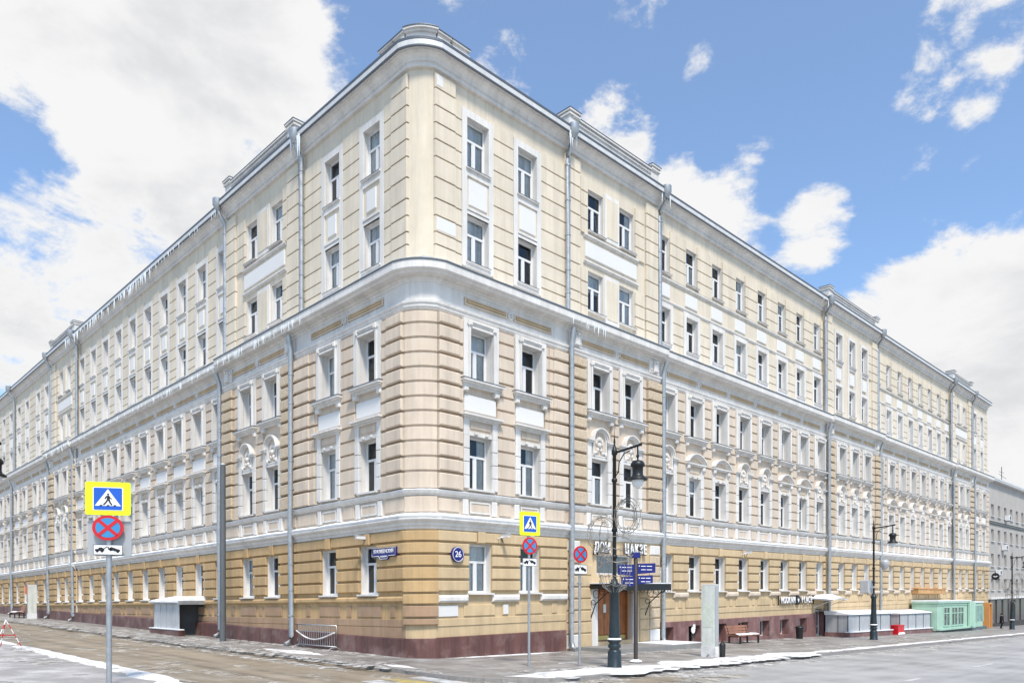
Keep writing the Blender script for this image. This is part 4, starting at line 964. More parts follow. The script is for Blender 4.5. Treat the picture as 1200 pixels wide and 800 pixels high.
decoration(2.38, 5.17, 'curled silver wire light decoration hung on the lamp by the main entrance')
decoration(56.33, 2.97, 'curled wire light decoration hung on the distant lamp')
o = thing('loudspeaker', 'grey rounded loudspeaker on the lamp by the glazed enclosures', 'loudspeaker', at(26.39, 3.16), AR)
k = MB(); k.lathe([(.05, 4.02), (.2, 3.98), (.24, 3.9), (.22, 3.72), (.12, 3.56), (.10, 3.5)], .52, 0, 12); put('horn', k, M_GY, o)
k = MB(); k.tube([(.05, 0, 3.95), (.25, 0, 4.12), (.52, 0, 4.1), (.52, 0, 4.0)], .02, 6); put('bracket', k, M_GY, o)
o = thing('equipment_box', 'grey equipment box with aerials strapped to the lamp by the glazed enclosures', 'box', at(26.39, 3.16), ANG_L)
k = MB(); k.block(-.55, -.13, -.1, .25, 2.35, 3.0, .03, 0, .35); put('housing', k, M_PG, o)
k = MB(); k.tube([(-.35, -.1, 3.0), (-.35, -.1, 3.2)], .015, 5); k.tube([(-.25, -.1, 2.35), (-.25, -.1, 2.22)], .02, 5); k.box(-.14, .06, -.12, .06, 2.6, 2.7); put('bracket', k, M_GY, o)
# ------------------------------------------------------------------ traffic signs
def rrect(w_, h_, r=.05, cx=0, cz=0):
    P = []
    for sx, sz, a0 in ((1, 1, 0), (-1, 1, 90), (-1, -1, 180), (1, -1, 270)):
        for i in range(4): a = math.radians(a0+i*30); P.append((cx+sx*(w_/2-r)+r*math.cos(a), cz+sz*(h_/2-r)+r*math.sin(a)))
    return P
def disc(r, cx=0, cz=0, n=28, sx=1.0): return [(cx+sx*r*math.cos(2*math.pi*i/n), cz+r*math.sin(2*math.pi*i/n)) for i in range(n)]
def crosswalk(o, z, w_, h_, y=-.05):
    k = MB(); k.prism(rrect(w_, h_, .04, 0, z), y, y+.025); pl = put('crossing_sign', k, M_YE, o)
    k = MB(); k.prism(rrect(w_*.66, h_*.70, .02, 0, z-.01*h_), y-.006, y+.001); put('white_border', k, M_SW, pl)
    bw, bh = w_*.62, h_*.66
    k = MB(); k.prism(rrect(bw, bh, .015, 0, z-.01*h_), y-.010, y-.005); put('blue_field', k, M_BL, pl)
    k = MB(); k.prism([(-bw*.46, z-bh*.34), (bw*.46, z-bh*.34), (0, z+bh*.43)], y-.014, y-.009); put('white_triangle', k, M_SW, pl)
    k = MB(); sx, sz = bw*.5, bh*.5; F = lambda P: k.prism([(x*sx, z+zz*sz-.02*h_) for x, zz in P], y-.018, y-.013)
    F([(x*.085+.02, zz*.085+.44) for x, zz in disc(1, n=10)])
    F([(-.10, .30), (.10, .34), (.14, .02), (-.06, -.06)]); F([(-.10, .30), (-.24, .10), (-.18, -.02), (-.12, .02), (-.14, .10), (-.04, .22)])
    F([(.10, .32), (.20, .12), (.30, .06), (.27, -.02), (.14, .06), (.06, .2)])
    F([(-.06, -.02), (.06, -.02), (-.06, -.30), (-.26, -.56), (-.36, -.50), (-.16, -.24)]); F([(.0, -.04), (.14, .0), (.20, -.26), (.34, -.52), (.24, -.57), (.08, -.28)])
    for c in (-.48, .02, .5): F([(c-.12, -.62), (c+.06, -.62), (c+.12, -.53), (c-.06, -.53)])
    put('walking_figure', k, M_SK, pl)
def nostop(o, z, r, y=-.05, sx=1.0):
    k = MB(); k.prism(disc(r, 0, z, sx=sx), y, y+.02); pl = put('no_stopping_sign', k, M_RE, o)
    k = MB(); k.prism(disc(r*.78, 0, z, sx=sx), y-.005, y); put('blue_field', k, M_LB, pl)
    k = MB()
    for s in (-1, 1):
        c, q = r*.80*.7071, r*.085
        k.prism([(sx*(-c*s-q*s), z-c+q), (sx*(-c*s+q*s), z-c-q), (sx*(c*s+q*s), z+c-q), (sx*(c*s-q*s), z+c+q)][::s], y-.010-.001*s, y-.004)
    put('red_cross', k, M_RE, pl)
def tow(o, z, w_, h_, y=-.05):
    k = MB(); k.prism(rrect(w_, h_, .015, 0, z), y, y+.02); pl = put('tow_away_plate', k, M_SW, o)
    k = MB()
    for x0, x1, z0, z1 in ((-.5, .5, .46, .5), (-.5, .5, -.5, -.46), (-.5, -.485, -.46, .46), (.485, .5, -.46, .46)): k.box(x0*w_, x1*w_, y-.004, y+.001, z+z0*h_, z+z1*h_)
    F = lambda P: k.prism([(x*w_, z+zz*h_) for x, zz in P], y-.006, y-.001)
    F([(-.44, -.12), (-.12, -.12), (-.12, .05), (-.2, .22), (-.3, .22), (-.33, .08), (-.44, .05)]); F([(-.2, .02), (-.17, .0), (.0, .3), (-.03, .34)]); F([(.0, .3), (.03, .3), (.03, .02), (.0, .02)])
    F([(.0, .10), (.12, .28), (.28, .12), (.42, .0), (.42, -.14), (.30, -.18), (.02, .02)])
    for cx_, cz_ in ((-.36, -.14), (-.2, -.14), (.1, .0), (.34, -.17)): F([(cx_+.05*math.cos(a*.785), cz_+.13*math.sin(a*.785)) for a in range(8)])
    put('pictogram', k, M_SK, pl)
def sign_post(o, h, r=.036):
    k = MB(); k.tube([(0, 0, -.1), (0, 0, h)], r, 10); put('post', k, M_GV, o)
    k = MB()
    for z in (h-.25, h-.75, h-1.0): k.box(-.06, .06, -.045, .045, z-.02, z+.02)
    put('clamp', k, M_GV, o)
o = thing('traffic_sign', 'yellow edged crossing sign and no stopping disc on grey post on the near pavement', 'traffic sign', at(-8.8, 1.82), math.radians(14), group='street signs on posts')
sign_post(o, 3.8, .05); crosswalk(o, 3.52, .78, .62, -.07); nostop(o, 2.97, .235, -.08, 1.15); tow(o, 2.56, .50, .19, -.08)
k = MB(); k.prism(rrect(.76, .66, .03, 0, 2.78), .04, .06); put('sign_back', k, M_GY, o)
o = thing('traffic_sign', 'yellow edged crossing sign over no stopping disc on grey post by the corner', 'traffic sign', at(.87, 3.52), math.radians(30), group='street signs on posts')
sign_post(o, 4.0); crosswalk(o, 3.74, .62, .62); nostop(o, 3.16, .225); tow(o, 2.73, .42, .21)
o = thing('traffic_sign', 'no stopping disc over tow away plate on grey post, without yellow sign', 'traffic sign', at(2.1, 4.22), math.radians(30), group='street signs on posts')
sign_post(o, 3.2); nostop(o, 2.98, .225); tow(o, 2.58, .42, .25)
for ob in (): pass
o = thing('fingerpost', 'dark post with four blue direction blades next to the wrapped lamp', 'signpost', at(4.21, 4.53), ANG_R*.35)
k = MB(); k.lathe([(.16, -.1), (.16, .03), (.08, .06), (.06, .1), (.06, 2.95), (.03, 2.98)], seg=10); put('post', k, M_BR, o)
k = MB(); k.lathe([(.18, .032), (.17, .06), (.07, .1)], seg=10); put('snow_cap', k, M_SN, o)
k = MB(); k.box(-.11, .11, -.07, .07, 2.98, 3.14); put('finial_box', k, M_NB, o)
for x0, x1, z0, z1, sl in ((.05, .60, 2.52, 2.84, .05), (.05, .52, 2.24, 2.5, .03), (-.54, -.05, 2.50, 2.80, .04), (-.44, -.05, 2.20, 2.46, .03)):
    k = MB(); k.prism([(x0, z0), (x1, z0+sl*(1 if x0 > 0 else -1)), (x1, z1), (x0, z1-.02)], -.03, .03); bl = put('direction_blade', k, M_NB, o)
    k = MB()
    for i in range(4):
        zz = z1-.09-(i//2)*.10; xa = x0+.10 if i % 2 == 0 else x0+.10+(x1-x0)*.32; L = (x1-x0)*(.26 if i % 2 == 0 else .30)
        k.box(xa, xa+L, -.034, -.03, zz-.010, zz+.010)
    k.box(x0+.03, x0+.06, -.034, -.03, z1-.1, z1-.07); put('blade_text_lines', k, M_SW, bl)
# ------------------------------------------------------------------ steles, benches, bin
def stele(a, b, label, hh=2.3, rz=ANG_R):
    o = thing('information_stele', label, 'information board', at(a, b), rz, group='pedestrian information steles')
    k = MB(); k.block(-.10, .10, .25, .5, .10, hh, .02, 0, 0); put('body', k, mat('stele_face', (.68, .70, .65), .35, var=.10, vscale=3, streak=.15, dirt=(.5, .52, .45, 2, .5)), o)
    k = MB(); k.box(-.107, -.10, -.19, .19, .95, 1.75); put('map_panel', k, mat('map_print', (.62, .66, .58), .4, var=.12, vscale=9, dirt=(.50, .56, .46, 7, .7)), o)
    k = MB(); k.box(-.105, .105, -.255, -.249, .12, hh-.02); put('side_seam', k, M_GY, o)
    k = MB(); k.box(-.112, .112, -.262, .262, .0, .34); put('splash_snow', k, M_SB, o, kind='stuff')
    k = MB(); k.box(-.09, .09, -.23, .23, -.12, .10); put('foot', k, M_BK, o)
    k = MB(); k.box(-.105, .105, -.255, .255, hh+.002, hh+.03); put('cap', k, M_SN, o)
    return o
stele(8.23, 4.54, 'pale free standing information stele on the avenue pavement'); 
o = thing('black_container', 'small black plastic container leaning on the foot of the pale stele', 'container', at(8.45, 4.86), ANG_R)
k = MB(); k.lathe([(.085, .0), (.10, .03), (.115, .40), (.105, .43), (.05, .47), (.045, .50)], seg=4); put('tub', k, M_SK, o)
k = MB(); k.tube([(-.06, 0, .47), (-.03, 0, .54), (.03, 0, .54), (.06, 0, .47)], .012, 5); put('handle', k, M_SK, o)
o = stele(-.95, -39.4, 'tall stele with dark side standing by the lane front', 2.15, ANG_L)
def bench(a, b, rz, label, L=1.9):
    o = thing('park_bench', label, 'bench', at(a, b), rz, group='street benches against the building')
    for i in range(5): k = MB(); k.box(-L/2, L/2, -.30+i*.12, -.20+i*.12, .33, .365); put('seat_slat', k, M_BW, o)
    for i in range(3): k = MB(); k.tf = lambda x, y, z: (x, y+(z-.33)*.25, z); k.box(-L/2, L/2, .27, .30, .42+i*.12, .52+i*.12); put('back_slat', k, M_BW, o)
    for x in (-L/2+.15, L/2-.15):
        k = MB(); k.box(x-.035, x+.035, -.30, -.24, -.05, .33); k.box(x-.035, x+.035, .22, .28, -.05, .33); k.box(x-.035, x+.035, -.24, .22, .28, .329); k.tube([(x, .26, .3), (x, .42, .85)], .025, 6); put('bench_leg', k, M_BK, o)
    k = MB(); n = 12; V = []
    for i in range(n+1):
        for j, y in enumerate((-.29, -.1, .1, .24)): V.append((-L/2+.03+(L-.06)*i/n, y, .367+(.05 if j in (1, 2) else .01)*(1+.4*math.sin(i*1.7+j))))
    k.add(V, [(i*4+j, i*4+4+j, i*4+5+j, i*4+1+j) for i in range(n) for j in range(3)], 0, True); put('seat_snow', k, M_SN, o, kind='stuff')
bench(17.0, 1.05, ANG_R, 'brown slatted bench with snow on its seat below the basement windows')
bench(-1.4, -41.2, ANG_L, 'bench with snow on its seat on the lane pavement beside the stele', 1.6)
o = thing('litter_bin', 'black litter bin against the plinth near the bar door', 'bin', at(23.5, .62), ANG_R)
k = MB(); k.lathe([(.15, -.03), (.16, .02), (.19, .52), (.2, .54)], seg=14); put('body', k, M_BK, o)
k = MB(); k.lathe([(.215, .54), (.215, .58), (.15, .63), (.03, .65)], seg=14); put('lid', k, M_BK, o)
o = thing('stake_sign', 'small pale notice on a thin stake in front of the basement window', 'sign', at(13.35, .75), ANG_R)
k = MB(); k.tube([(0, 0, -.05), (0, 0, .62)], .018, 6); put('stake', k, M_BR, o)
k = MB(); k.prism(disc(.14, 0, .62, 14), -.03, -.015); k.prism(rrect(.16, .2, .03, .08, .75), -.028, -.016); put('notice', k, M_SW, o)
# ------------------------------------------------------------------ low glazed enclosures and mint pavilion on the avenue
def enclosure(t0, t1, label, bays, hh):
    o = thing('glazed_enclosure', label, 'enclosure', at((t0+t1)/2, .9), ANG_R, group='low grey enclosures over basement stairs')
    X = (t1-t0)/2; s_ = -.0125
    zf = lambda x: s_*x
    k = MB(); k.tf = lambda x, y, z: (x, y, z+zf(x)*.6); k.box(-X-.05, X+.05, -.62, .70, -.3, .26); put('brick_base', k, M_PB, o)
    k = MB(); k.tf = lambda x, y, z: (x, y, z+zf(x)*.6); k.box(-X-.08, X+.08, -.66, -.40, .262, .31); put('base_snow', k, M_SN, o, kind='stuff')
    k = MB()
    for i in range(bays+1): x = -X+.02+(2*X-.04)*i/bays; k.box(x-.03, x+.03, -.525, -.48, .26, hh)
    for x in (-X, X): k.box(x-.02, x+.02, -.02, .02, .26, hh+.03)
    k.box(-X, X, -.525, -.475, hh-.04, hh); put('frame', k, M_DG, o)
    for i in range(bays):
        x0 = -X+.05+(2*X-.04)*i/bays; x1 = -X-.01+(2*X-.04)*(i+1)/bays
        k = MB(); k.box(x0, x1, -.505, -.495, .27, hh-.04); put('panel', k, M_PG, o)
    for x in (-X, X): k = MB(); k.box(x-.006, x+.006, -.48, .68, .27, hh-.01); put('end_panel', k, M_PG, o)
    k = MB(); V = []; n = 16
    for i in range(n+1):
        x = -X-.08+(2*X+.16)*i/n; j = .02*math.sin(i*1.3)+.012*math.sin(i*3.1)
        V += [(x, -.58, hh), (x, -.58, hh+.05+j), (x, .0, hh+.14+j), (x, .72, hh+.22), (x, .72, hh)]
    k.add(V, [(i*5+a, i*5+5+a, i*5+6+a, i*5+1+a) for i in range(n) for a in range(4)]+[(0, 1, 2, 3, 4), tuple(n*5+a for a in (4, 3, 2, 1, 0))], 0, False); put('roof_snow', k, M_SN, o)
enclosure(27.6, 34.0, 'low grey panelled enclosure with snowy roof next to the bar door', 4, 1.22)
enclosure(35.6, 41.5, 'low grey panelled enclosure with snowy roof next to the mint pavilion', 4, 1.25)
o = thing('snow_bin', 'bright red grit bin partly covered in snow between the two enclosures', 'bin', at(34.9, 1.5), ANG_R)
k = MB(); k.prism([(-.48, -.05), (.48, -.05), (.52, .52), (-.52, .52)], -.22, .22); k.box(-.54, .54, -.24, .24, .52, .58); put('body', k, M_RD, o)
k = MB()
for i in range(14): k.ball((-.45+i*.07, -.24, .03+.05*abs(math.sin(i*1.9))), .07, .06, .07, 7, 5)
put('snow_heap', k, M_SN, o, kind='stuff')
o = thing('pavilion', 'mint green kiosk pavilion with white framed windows and rounded glazed end', 'kiosk', at(48, 1.0), ANG_R)
k = MB(); k.box(-6.3, 1.2, -.75, .8, .18, 2.0); k.box(-6.4, 1.3, -.85, .82, 2.0, 2.12); k.box(-6.35, 1.25, -.80, .82, 1.86, 1.92); put('body', k, M_GR, o)
k = MB(); k.box(-6.3, 6.2, -.73, .78, -.4, .18); put('base', k, M_DG, o)
k = MB(); k.box(-6.42, 1.32, -.87, .82, 2.123, 2.20); put('roof_snow', k, M_SN, o, kind='stuff')
for i, xx in enumerate((-4.3, -2.5, -1.0)):
    k = MB(); ww = .72; k.box(xx-ww, xx-ww+.1, -.80, -.74, .42, 1.78); k.box(xx+ww-.1, xx+ww, -.80, -.74, .42, 1.78); k.box(xx-ww+.1, xx+ww-.1, -.80, -.74, .42, .50); k.box(xx-ww+.1, xx+ww-.1, -.80, -.74, 1.68, 1.78); k.box(xx-.04, xx+.04, -.80, -.74, .5, 1.68); k.box(xx-ww+.1, xx+ww-.1, -.79, -.745, 1.28, 1.34)
    wo = put('window', k, M_GR, o)
    k = MB(); k.box(xx-ww+.08, xx+ww-.08, -.765, -.752, .48, 1.7); put('pane', k, mat('dark_pane', (.03, .05, .045), .08, var=.5, vscale=5, dirt=(.3, .32, .3, 2.5, .7)), wo)
k = MB(); k.box(-6.35, 1.25, -.95, -.75, .19, .30); put('sill', k, M_GR, o)
k = MB(); k.block(.75, 1.75, -.80, .15, .18, 2.1, .03); k.lathe([(.2, .18), (.2, 2.05)], 1.9, -.8, 10); put('pilaster', k, M_GR, o)
poly = [(1.6, .8), (1.6, -.65), (5.4, -.65)]+[(5.4+.75*math.cos(math.radians(a)), .10+.75*math.sin(math.radians(a))) for a in (-90, -60, -30, 0)]+[(6.15, .8)]
k = MB(); k.slab(poly, .18, .55); k.slab(poly, 1.75, 2.0); put('bay', k, M_GR, o)
k = MB(); k.slab([(x*.995, y*.97) for x, y in poly], .55, 1.75); put('bay_glazing', k, mat('pavilion_glass', (.16, .30, .27), .1, var=.5, vscale=2, dirt=(.42, .55, .5, 1.2, .8)), o)
for x, y in ((1.65, -.66), (3.6, -.66), (5.4, -.66), (6.1, -.2)): k = MB(); k.box(x-.06, x+.06, y-.03, y+.05, .55, 1.75); put('mullion', k, M_GR, o)
k = MB(); k.slab([(x*1.01, y*1.1) for x, y in poly], 2.003, 2.09); put('bay_roof_snow', k, M_SN, o, kind='stuff')
o = thing('rolled_awning', 'long orange timber awning box above the mint pavilion roof', 'awning', fpt('R', 45.6, 1.55, LOWN-.12), ANG_R)
k = MB(); k.box(-3.4, 2.7, -.45, .0, .0, .32); put('box', k, M_TW, o); k = MB(); k.box(-3.45, 2.75, -.5, .0, .323, .38); put('lid', k, M_OR, o)
o = thing('timber_doorway', 'orange painted timber doorway at the end of the cream building', 'doorway', at(60.2, .55), ANG_R)
k = MB(); k.box(-.5, -.38, -.1, .3, -.2, 2.1); k.box(.38, .5, -.1, .3, -.2, 2.1); k.box(-.38, .38, -.1, .3, 1.97, 2.1); k.box(-.5, -.38, .3, .42, -.2, 2.1); put('frame', k, M_OR, o)
k = MB(); k.box(-.38, .38, .15, .2, -.2, 1.97); put('door_leaf', k, M_WD, o)
o = thing('hanging_sign', 'dark oval sign hanging from a bracket above the orange doorway', 'sign', fpt('R', 60.6, 3.0, .15), ANG_L)
k = MB(); k.prism(disc(.30, .75, -.1, 20), -.04, .04); put('board', k, M_SK, o); k = MB(); k.tube([(0, 0, .35), (.75, 0, .35), (.75, 0, .2)], .025, 6); put('bracket', k, M_BK, o)
k = MB(); k.prism([(.58, -.1), (.66, -.03), (.75, -.11), (.84, -.03), (.92, -.1), (.75, -.17)], -.05, .05); put('emblem', k, M_SW, o)
# ------------------------------------------------------------------ person walking
def person(a, b, label):
    o = thing('person', label, 'person', at(a, b), ANG_R)
    me = bpy.data.meshes.new('body'); J = {}
    pts = [('hip', 0, 0, .66, .10), ('waist', 0, 0, .78, .11), ('chest', 0, 0, .94, .125), ('neck', 0, 0, 1.05, .045), ('head', 0, -.01, 1.14, .075), ('crown', 0, 0, 1.2, .05),
           ('lh', -.075, 0, .62, .085), ('lk', -.08, -.05, .34, .06), ('la', -.08, .03, .06, .042), ('lt', -.08, -.09, .025, .035),
           ('rh', .075, 0, .62, .085), ('rk', .08, .0, .34, .06), ('ra', .08, .12, .07, .042), ('rt', .08, .02, .025, .035),
           ('ls', -.15, 0, 1.0, .06), ('le', -.19, .04, .79, .045), ('lw', -.17, -.06, .62, .032), ('lf', -.165, -.08, .55, .028),
           ('rs', .15, 0, 1.0, .06), ('re', .19, .02, .79, .045), ('rw', .17, -.06, .63, .032), ('rf', .165, -.08, .56, .028)]
    ed = [('hip', 'waist'), ('waist', 'chest'), ('chest', 'neck'), ('neck', 'head'), ('head', 'crown'), ('hip', 'lh'), ('lh', 'lk'), ('lk', 'la'), ('la', 'lt'), ('hip', 'rh'), ('rh', 'rk'), ('rk', 'ra'), ('ra', 'rt'),
          ('chest', 'ls'), ('ls', 'le'), ('le', 'lw'), ('lw', 'lf'), ('chest', 'rs'), ('rs', 're'), ('re', 'rw'), ('rw', 'rf')]
    ix = {p[0]: i for i, p in enumerate(pts)}
    me.from_pydata([(p[1]*U, p[2]*U, p[3]*U) for p in pts], [(ix[a_], ix[b_]) for a_, b_ in ed], []); me.update()
    ob = bpy.data.objects.new('body', me); COL.objects.link(ob)
    sk = ob.modifiers.new('skin', 'SKIN'); 
    for i, p in enumerate(pts):
        v = me.skin_vertices[0].data[i]; v.radius = (p[4]*U, p[4]*U*.85); v.use_root = (i == 0)
    ss = ob.modifiers.new('sub', 'SUBSURF'); ss.levels = 1; ss.render_levels = 1
    dg = bpy.context.evaluated_depsgraph_get(); m2 = bpy.data.meshes.new_from_object(ob.evaluated_get(dg)); bpy.data.objects.remove(ob)
    m2.materials.clear(); m2.materials.append(M_CT); m2.materials.append(M_SKN)
    for p in m2.polygons: p.use_smooth = True; p.material_index = 1 if p.center.z > 1.07*U or (p.center.z < .6*U and abs(p.center.x) > .14*U) else 0
    link('body', m2, o)
    k = MB(); k.ball((0, .01, 1.18), .085, .09, .075, 10, 8); put('hat', k, M_CT, o)
    k = MB(); k.lathe([(.17, .42), (.16, .6), (.135, .8), (.15, .95), (.10, 1.04)], seg=12, capped=False); put('coat', k, M_CT, o)
person(57.6, 2.0, 'person in a black coat and hat walking away along the avenue pavement')
# ------------------------------------------------------------------ lane side: stair enclosure, post, barrier, tripod, orange sign
o = thing('basement_entrance', 'grey panelled basement stair shelter with snow on its roof against the lane front', 'shelter', at(-.65, -16.3), ANG_L)
k = MB()
for i in range(5): x = -1.4+i*.70; k.box(x-.025, x+.025, -.40, -.35, .24, 1.32) if i < 4 else None
k.box(-1.45, 1.5, -.41, -.35, 1.30, 1.38); k.box(-1.45, -1.40, -.35, .6, 1.30, 1.38); put('frame', k, M_GY, o)
for i in range(4):
    x0, x1 = -1.37+i*.70, -.74+i*.70
    if i < 4: k = MB(); k.box(x0, min(x1, 1.4), -.385, -.365, .25, 1.30); put('panel', k, M_PG, o)
k = MB(); k.box(-1.40, -1.37, -.36, .62, .25, 1.30); put('end_panel', k, M_PG, o)
k = MB(); k.box(-1.55, 1.75, -.55, -.30, -.3, .22); k.box(1.35, 1.75, -.555, -.295, -.3, .235); put('low_wall', k, M_PL, o)
k = MB(); k.box(-1.57, 1.77, -.57, -.33, .237, .275); put('wall_snow', k, M_SN, o, kind='stuff')
k = MB(); k.add([(1.45, -.35, -.25), (1.45, .62, -.25), (1.45, .62, 1.3), (1.45, -.35, 1.3), (.9, -.3, -.25), (.9, .62, -.25), (.9, .62, 1.3), (.9, -.3, 1.3)], [(4, 5, 6, 7), (1, 2, 6, 5), (0, 1, 5, 4)]); put('stair_well', k, M_DK, o)
k = MB(); V = []; n = 14
for i in range(n+1):
    x = -1.65+(3.3)*i/n; j = .02*math.sin(i*1.1)+.015*math.sin(i*2.7)
    V += [(x, -.55, 1.385), (x, -.55, 1.44+j), (x, -.2, 1.52+j), (x, .64, 1.66), (x, .64, 1.385)]
k.add(V, [(i*5+a, i*5+5+a, i*5+6+a, i*5+1+a) for i in range(n) for a in range(4)]+[(0, 1, 2, 3, 4), tuple(n*5+a for a in (4, 3, 2, 1, 0))], 0); put('roof_snow', k, M_SN, o)
k = MB(); k.box(-1.62, 1.62, -.52, .64, 1.345, 1.383); k.box(1.50, 1.72, -.54, .64, 1.30, 1.46); put('roof', k, M_GV, o)
o = thing('steel_post', 'thick plain dark grey steel post at the kerb side of the lane pavement', 'post', at(-1.17, -10.42), 0)
k = MB(); k.lathe([(.115, -.1), (.11, 3.6), (.10, 6.55), (.10, 6.6)], seg=14); put('shaft', k, mat('post_paint', (.12, .13, .14), .55, .3, var=.12), o); k = MB(); k.lathe([(.105, 6.6), (.105, 6.63), (.03, 6.68)], seg=14); put('cap', k, M_GY, o)
o = thing('crowd_barrier', 'galvanised crowd barrier with wavy bar leaning by the lane front', 'barrier', at(-.42, -5.0), ANG_L)
X, hh = 1.25, .80
k = MB(); k.tube([(-X, 0, .12), (-X, 0, hh), (X, 0, hh), (X, 0, .12)], .022, 6, closed=True); k.tube([(-X, 0, hh*.72), (X, 0, hh*.72)], .012, 6); put('frame', k, M_GV, o)
for i in range(17): k = MB(); x = -X+(i+1)*2*X/18; k.tube([(x, 0, .12), (x, 0, hh)], .009, 5); put('bar', k, M_GV, o)
for s in (-1, 1): k = MB(); k.tube([(s*(X-.12), -.25, .0), (s*(X-.12), -.12, .09), (s*(X-.12), .12, .09), (s*(X-.12), .25, .0)], .02, 6); k.tube([(s*(X-.12), 0, .08), (s*(X-.12), 0, .16)], .02, 6); put('foot', k, M_GV, o)
k = MB(); k.tube([(-X+.02+2.4*i/12, -.04, hh*.72-.30*math.sin(math.pi*i/12)*(1-.3*i/12)) for i in range(13)], .024, 6); put('hanging_tape', k, M_SD, o)
o = thing('tripod_barrier', 'red and white wire tripod frame standing on the near pavement', 'tripod', at(-8.0, -10.7), .4)
for i in range(3):
    a = i*2.094; k = MB()
    for j in range(6):
        f0, f1 = j/6, (j+1)/6; p = lambda f: (.42*math.cos(a)*(1-f), .42*math.sin(a)*(1-f), .85*f)
        k.tube([p(f0), p(f1)], .014, 5, j % 2)
    put('leg', k, [M_RE, M_SW], o)
k = MB(); k.tube([(.24*math.cos(i*2.094), .24*math.sin(i*2.094), .37) for i in range(3)], .010, 5, closed=True); put('brace', k, M_RE, o)
o = thing('projecting_sign', 'orange square sign projecting from the lane front above the bench', 'sign', fpt('L', -41.6, 2.45, LOWN-.12), ANG_R)
k = MB(); k.box(-.85, -.30, -.03, .03, 0, .52); put('board', k, mat('sign_orange', (.62, .13, .02), .5), o); k = MB(); k.tube([(-.85, 0, .56), (.02, 0, .56)], .02, 5); put('bracket', k, M_BK, o)
k = MB(); k.prism(disc(.1, -.57, .26, 12), -.04, .04); put('emblem', k, mat('sign_yellow', (.75, .45, .05), .5), o)

# ------------------------------------------------------------------ neighbouring grey building
NBD = thing('grey_building', 'plain four storey grey rendered building with shopfront beyond the cream one', 'building')
T0, T1 = 61.75, 100
gy_cols = [63.4+2.28*i for i in range(15)]
gy_rows = [(8.25, 9.3), (6.05, 7.1), (3.85, 4.95), (1.75, 2.75)]
mb = MB(); wall_zone(mb, 'R', T0, T1, .9, 11.3, .05, [(1, c, .95, a, b) for c in gy_cols for a, b in gy_rows], 0)
mb.add([fpt('R', T0, -2, .05), fpt('R', T1, -2, .05), fpt('R', T1, .9, .05), fpt('R', T0, .9, .05)], [(0, 1, 2, 3)], 3)
mb.add([fpt('R', T0, -2, .05), fpt('R', T0, 11.3, .05), fpt('R', T0, 11.3, -8), fpt('R', T0, -2, -8)], [(0, 1, 2, 3)], 0)
put('wall', mb, [M_NB2, M_NB2, M_DK, M_BR], NBD)
k = MB(); k.tf = lambda x, y, z: fpt('R', x, z, -y); k.box(T0-.02, T1, -.42, 8, 11.3, 11.42); k.box(T0-.02, T1, -.45, -.38, 11.42, 11.55); put('eave', k, M_FA, NBD)
mb = MB(); mb.add([fpt('R', T0, 11.5, .4), fpt('R', T1, 11.5, .4), fpt('R', T1, 13.0, -8), fpt('R', T0, 13.0, -8)], [(0, 1, 2, 3)]); put('roof', mb, M_SN, NBD)
k = MB(); ww, h = .95, 1.05; k.box(-ww/2, -ww/2+.07, 0, .05, 0, h); k.box(ww/2-.07, ww/2, 0, .05, 0, h); k.box(-ww/2+.07, ww/2-.07, 0, .05, 0, .07); k.box(-ww/2+.07, ww/2-.07, 0, .05, h-.07, h); k.box(-.04, .04, 0, .05, .07, h-.07)
gf = k.mesh('window', M_FR); k = MB(); k.add([(-.4, .03, .05), (.4, .03, .05), (.4, .03, 1), (-.4, .03, 1)], [(0, 1, 2, 3)]); gp = k.mesh('pane', M_GS)
k = MB(); k.box(-.55, .55, -.12, .12, -.06, 0); gs = k.mesh('sill', M_FA)
for c in gy_cols[:9]:
    for a, b in gy_rows:
        x, y, z = fpt('R', c, a, .05-.2); wo = link('window', gf, NBD, (x, y, z), (0, 0, ANG_R)); link('pane', gp, wo); link('sill', gs, wo, (0, -.2, 0))
k = MB(); k.tf = lambda x, y, z: fpt('R', x, z, -y); k.box(T0+.3, T1, -.14, -.03, 7.55, 7.62); k.box(T0+.3, T1, -.10, -.03, 7.75, 7.80); put('cable_run', k, M_BK, NBD)
k = MB(); k.tf = lambda x, y, z: fpt('R', x, z, -y); k.box(T0+.2, T1, -.30, -.03, .95, 1.10); put('shopfront_fascia', k, M_SD, NBD)
for i in range(8): k = MB(); k.box(-.75, .75, -.09, -.05, -1.2, .85); k2 = put('shop_window', k, mat('shop_glass', (.055, .035, .035), .12, var=.4, vscale=1), NBD, fpt('R', 63.2+i*2.3, 0, .0), (0, 0, ANG_R))
for i, (t, z, lb) in enumerate(((66.8, 5.35, 'white air conditioner between the second and third window rows of the grey building'), (64.6, 3.05, 'white air conditioner low on the grey building above its shopfront'), (68.0, 8.1, 'white air conditioner beside a top floor window of the grey building'))):
    o = thing('air_conditioner', lb, 'air conditioner', fpt('R', t, z, .06), ANG_R, group='air conditioners on the grey building')
    k = MB(); k.block(-.36, .36, -.08, .32, 0, .48, .03, 0, .06); put('casing', k, M_FR, o)
    k = MB(); k.prism(disc(.18, -.08, .24, 16), -.42, -.40); put('fan_grille', k, M_BK, o); k = MB(); k.box(-.30, -.25, -.36, .0, -.06, 0); k.box(.25, .30, -.36, .0, -.06, 0); put('bracket', k, M_GY, o)
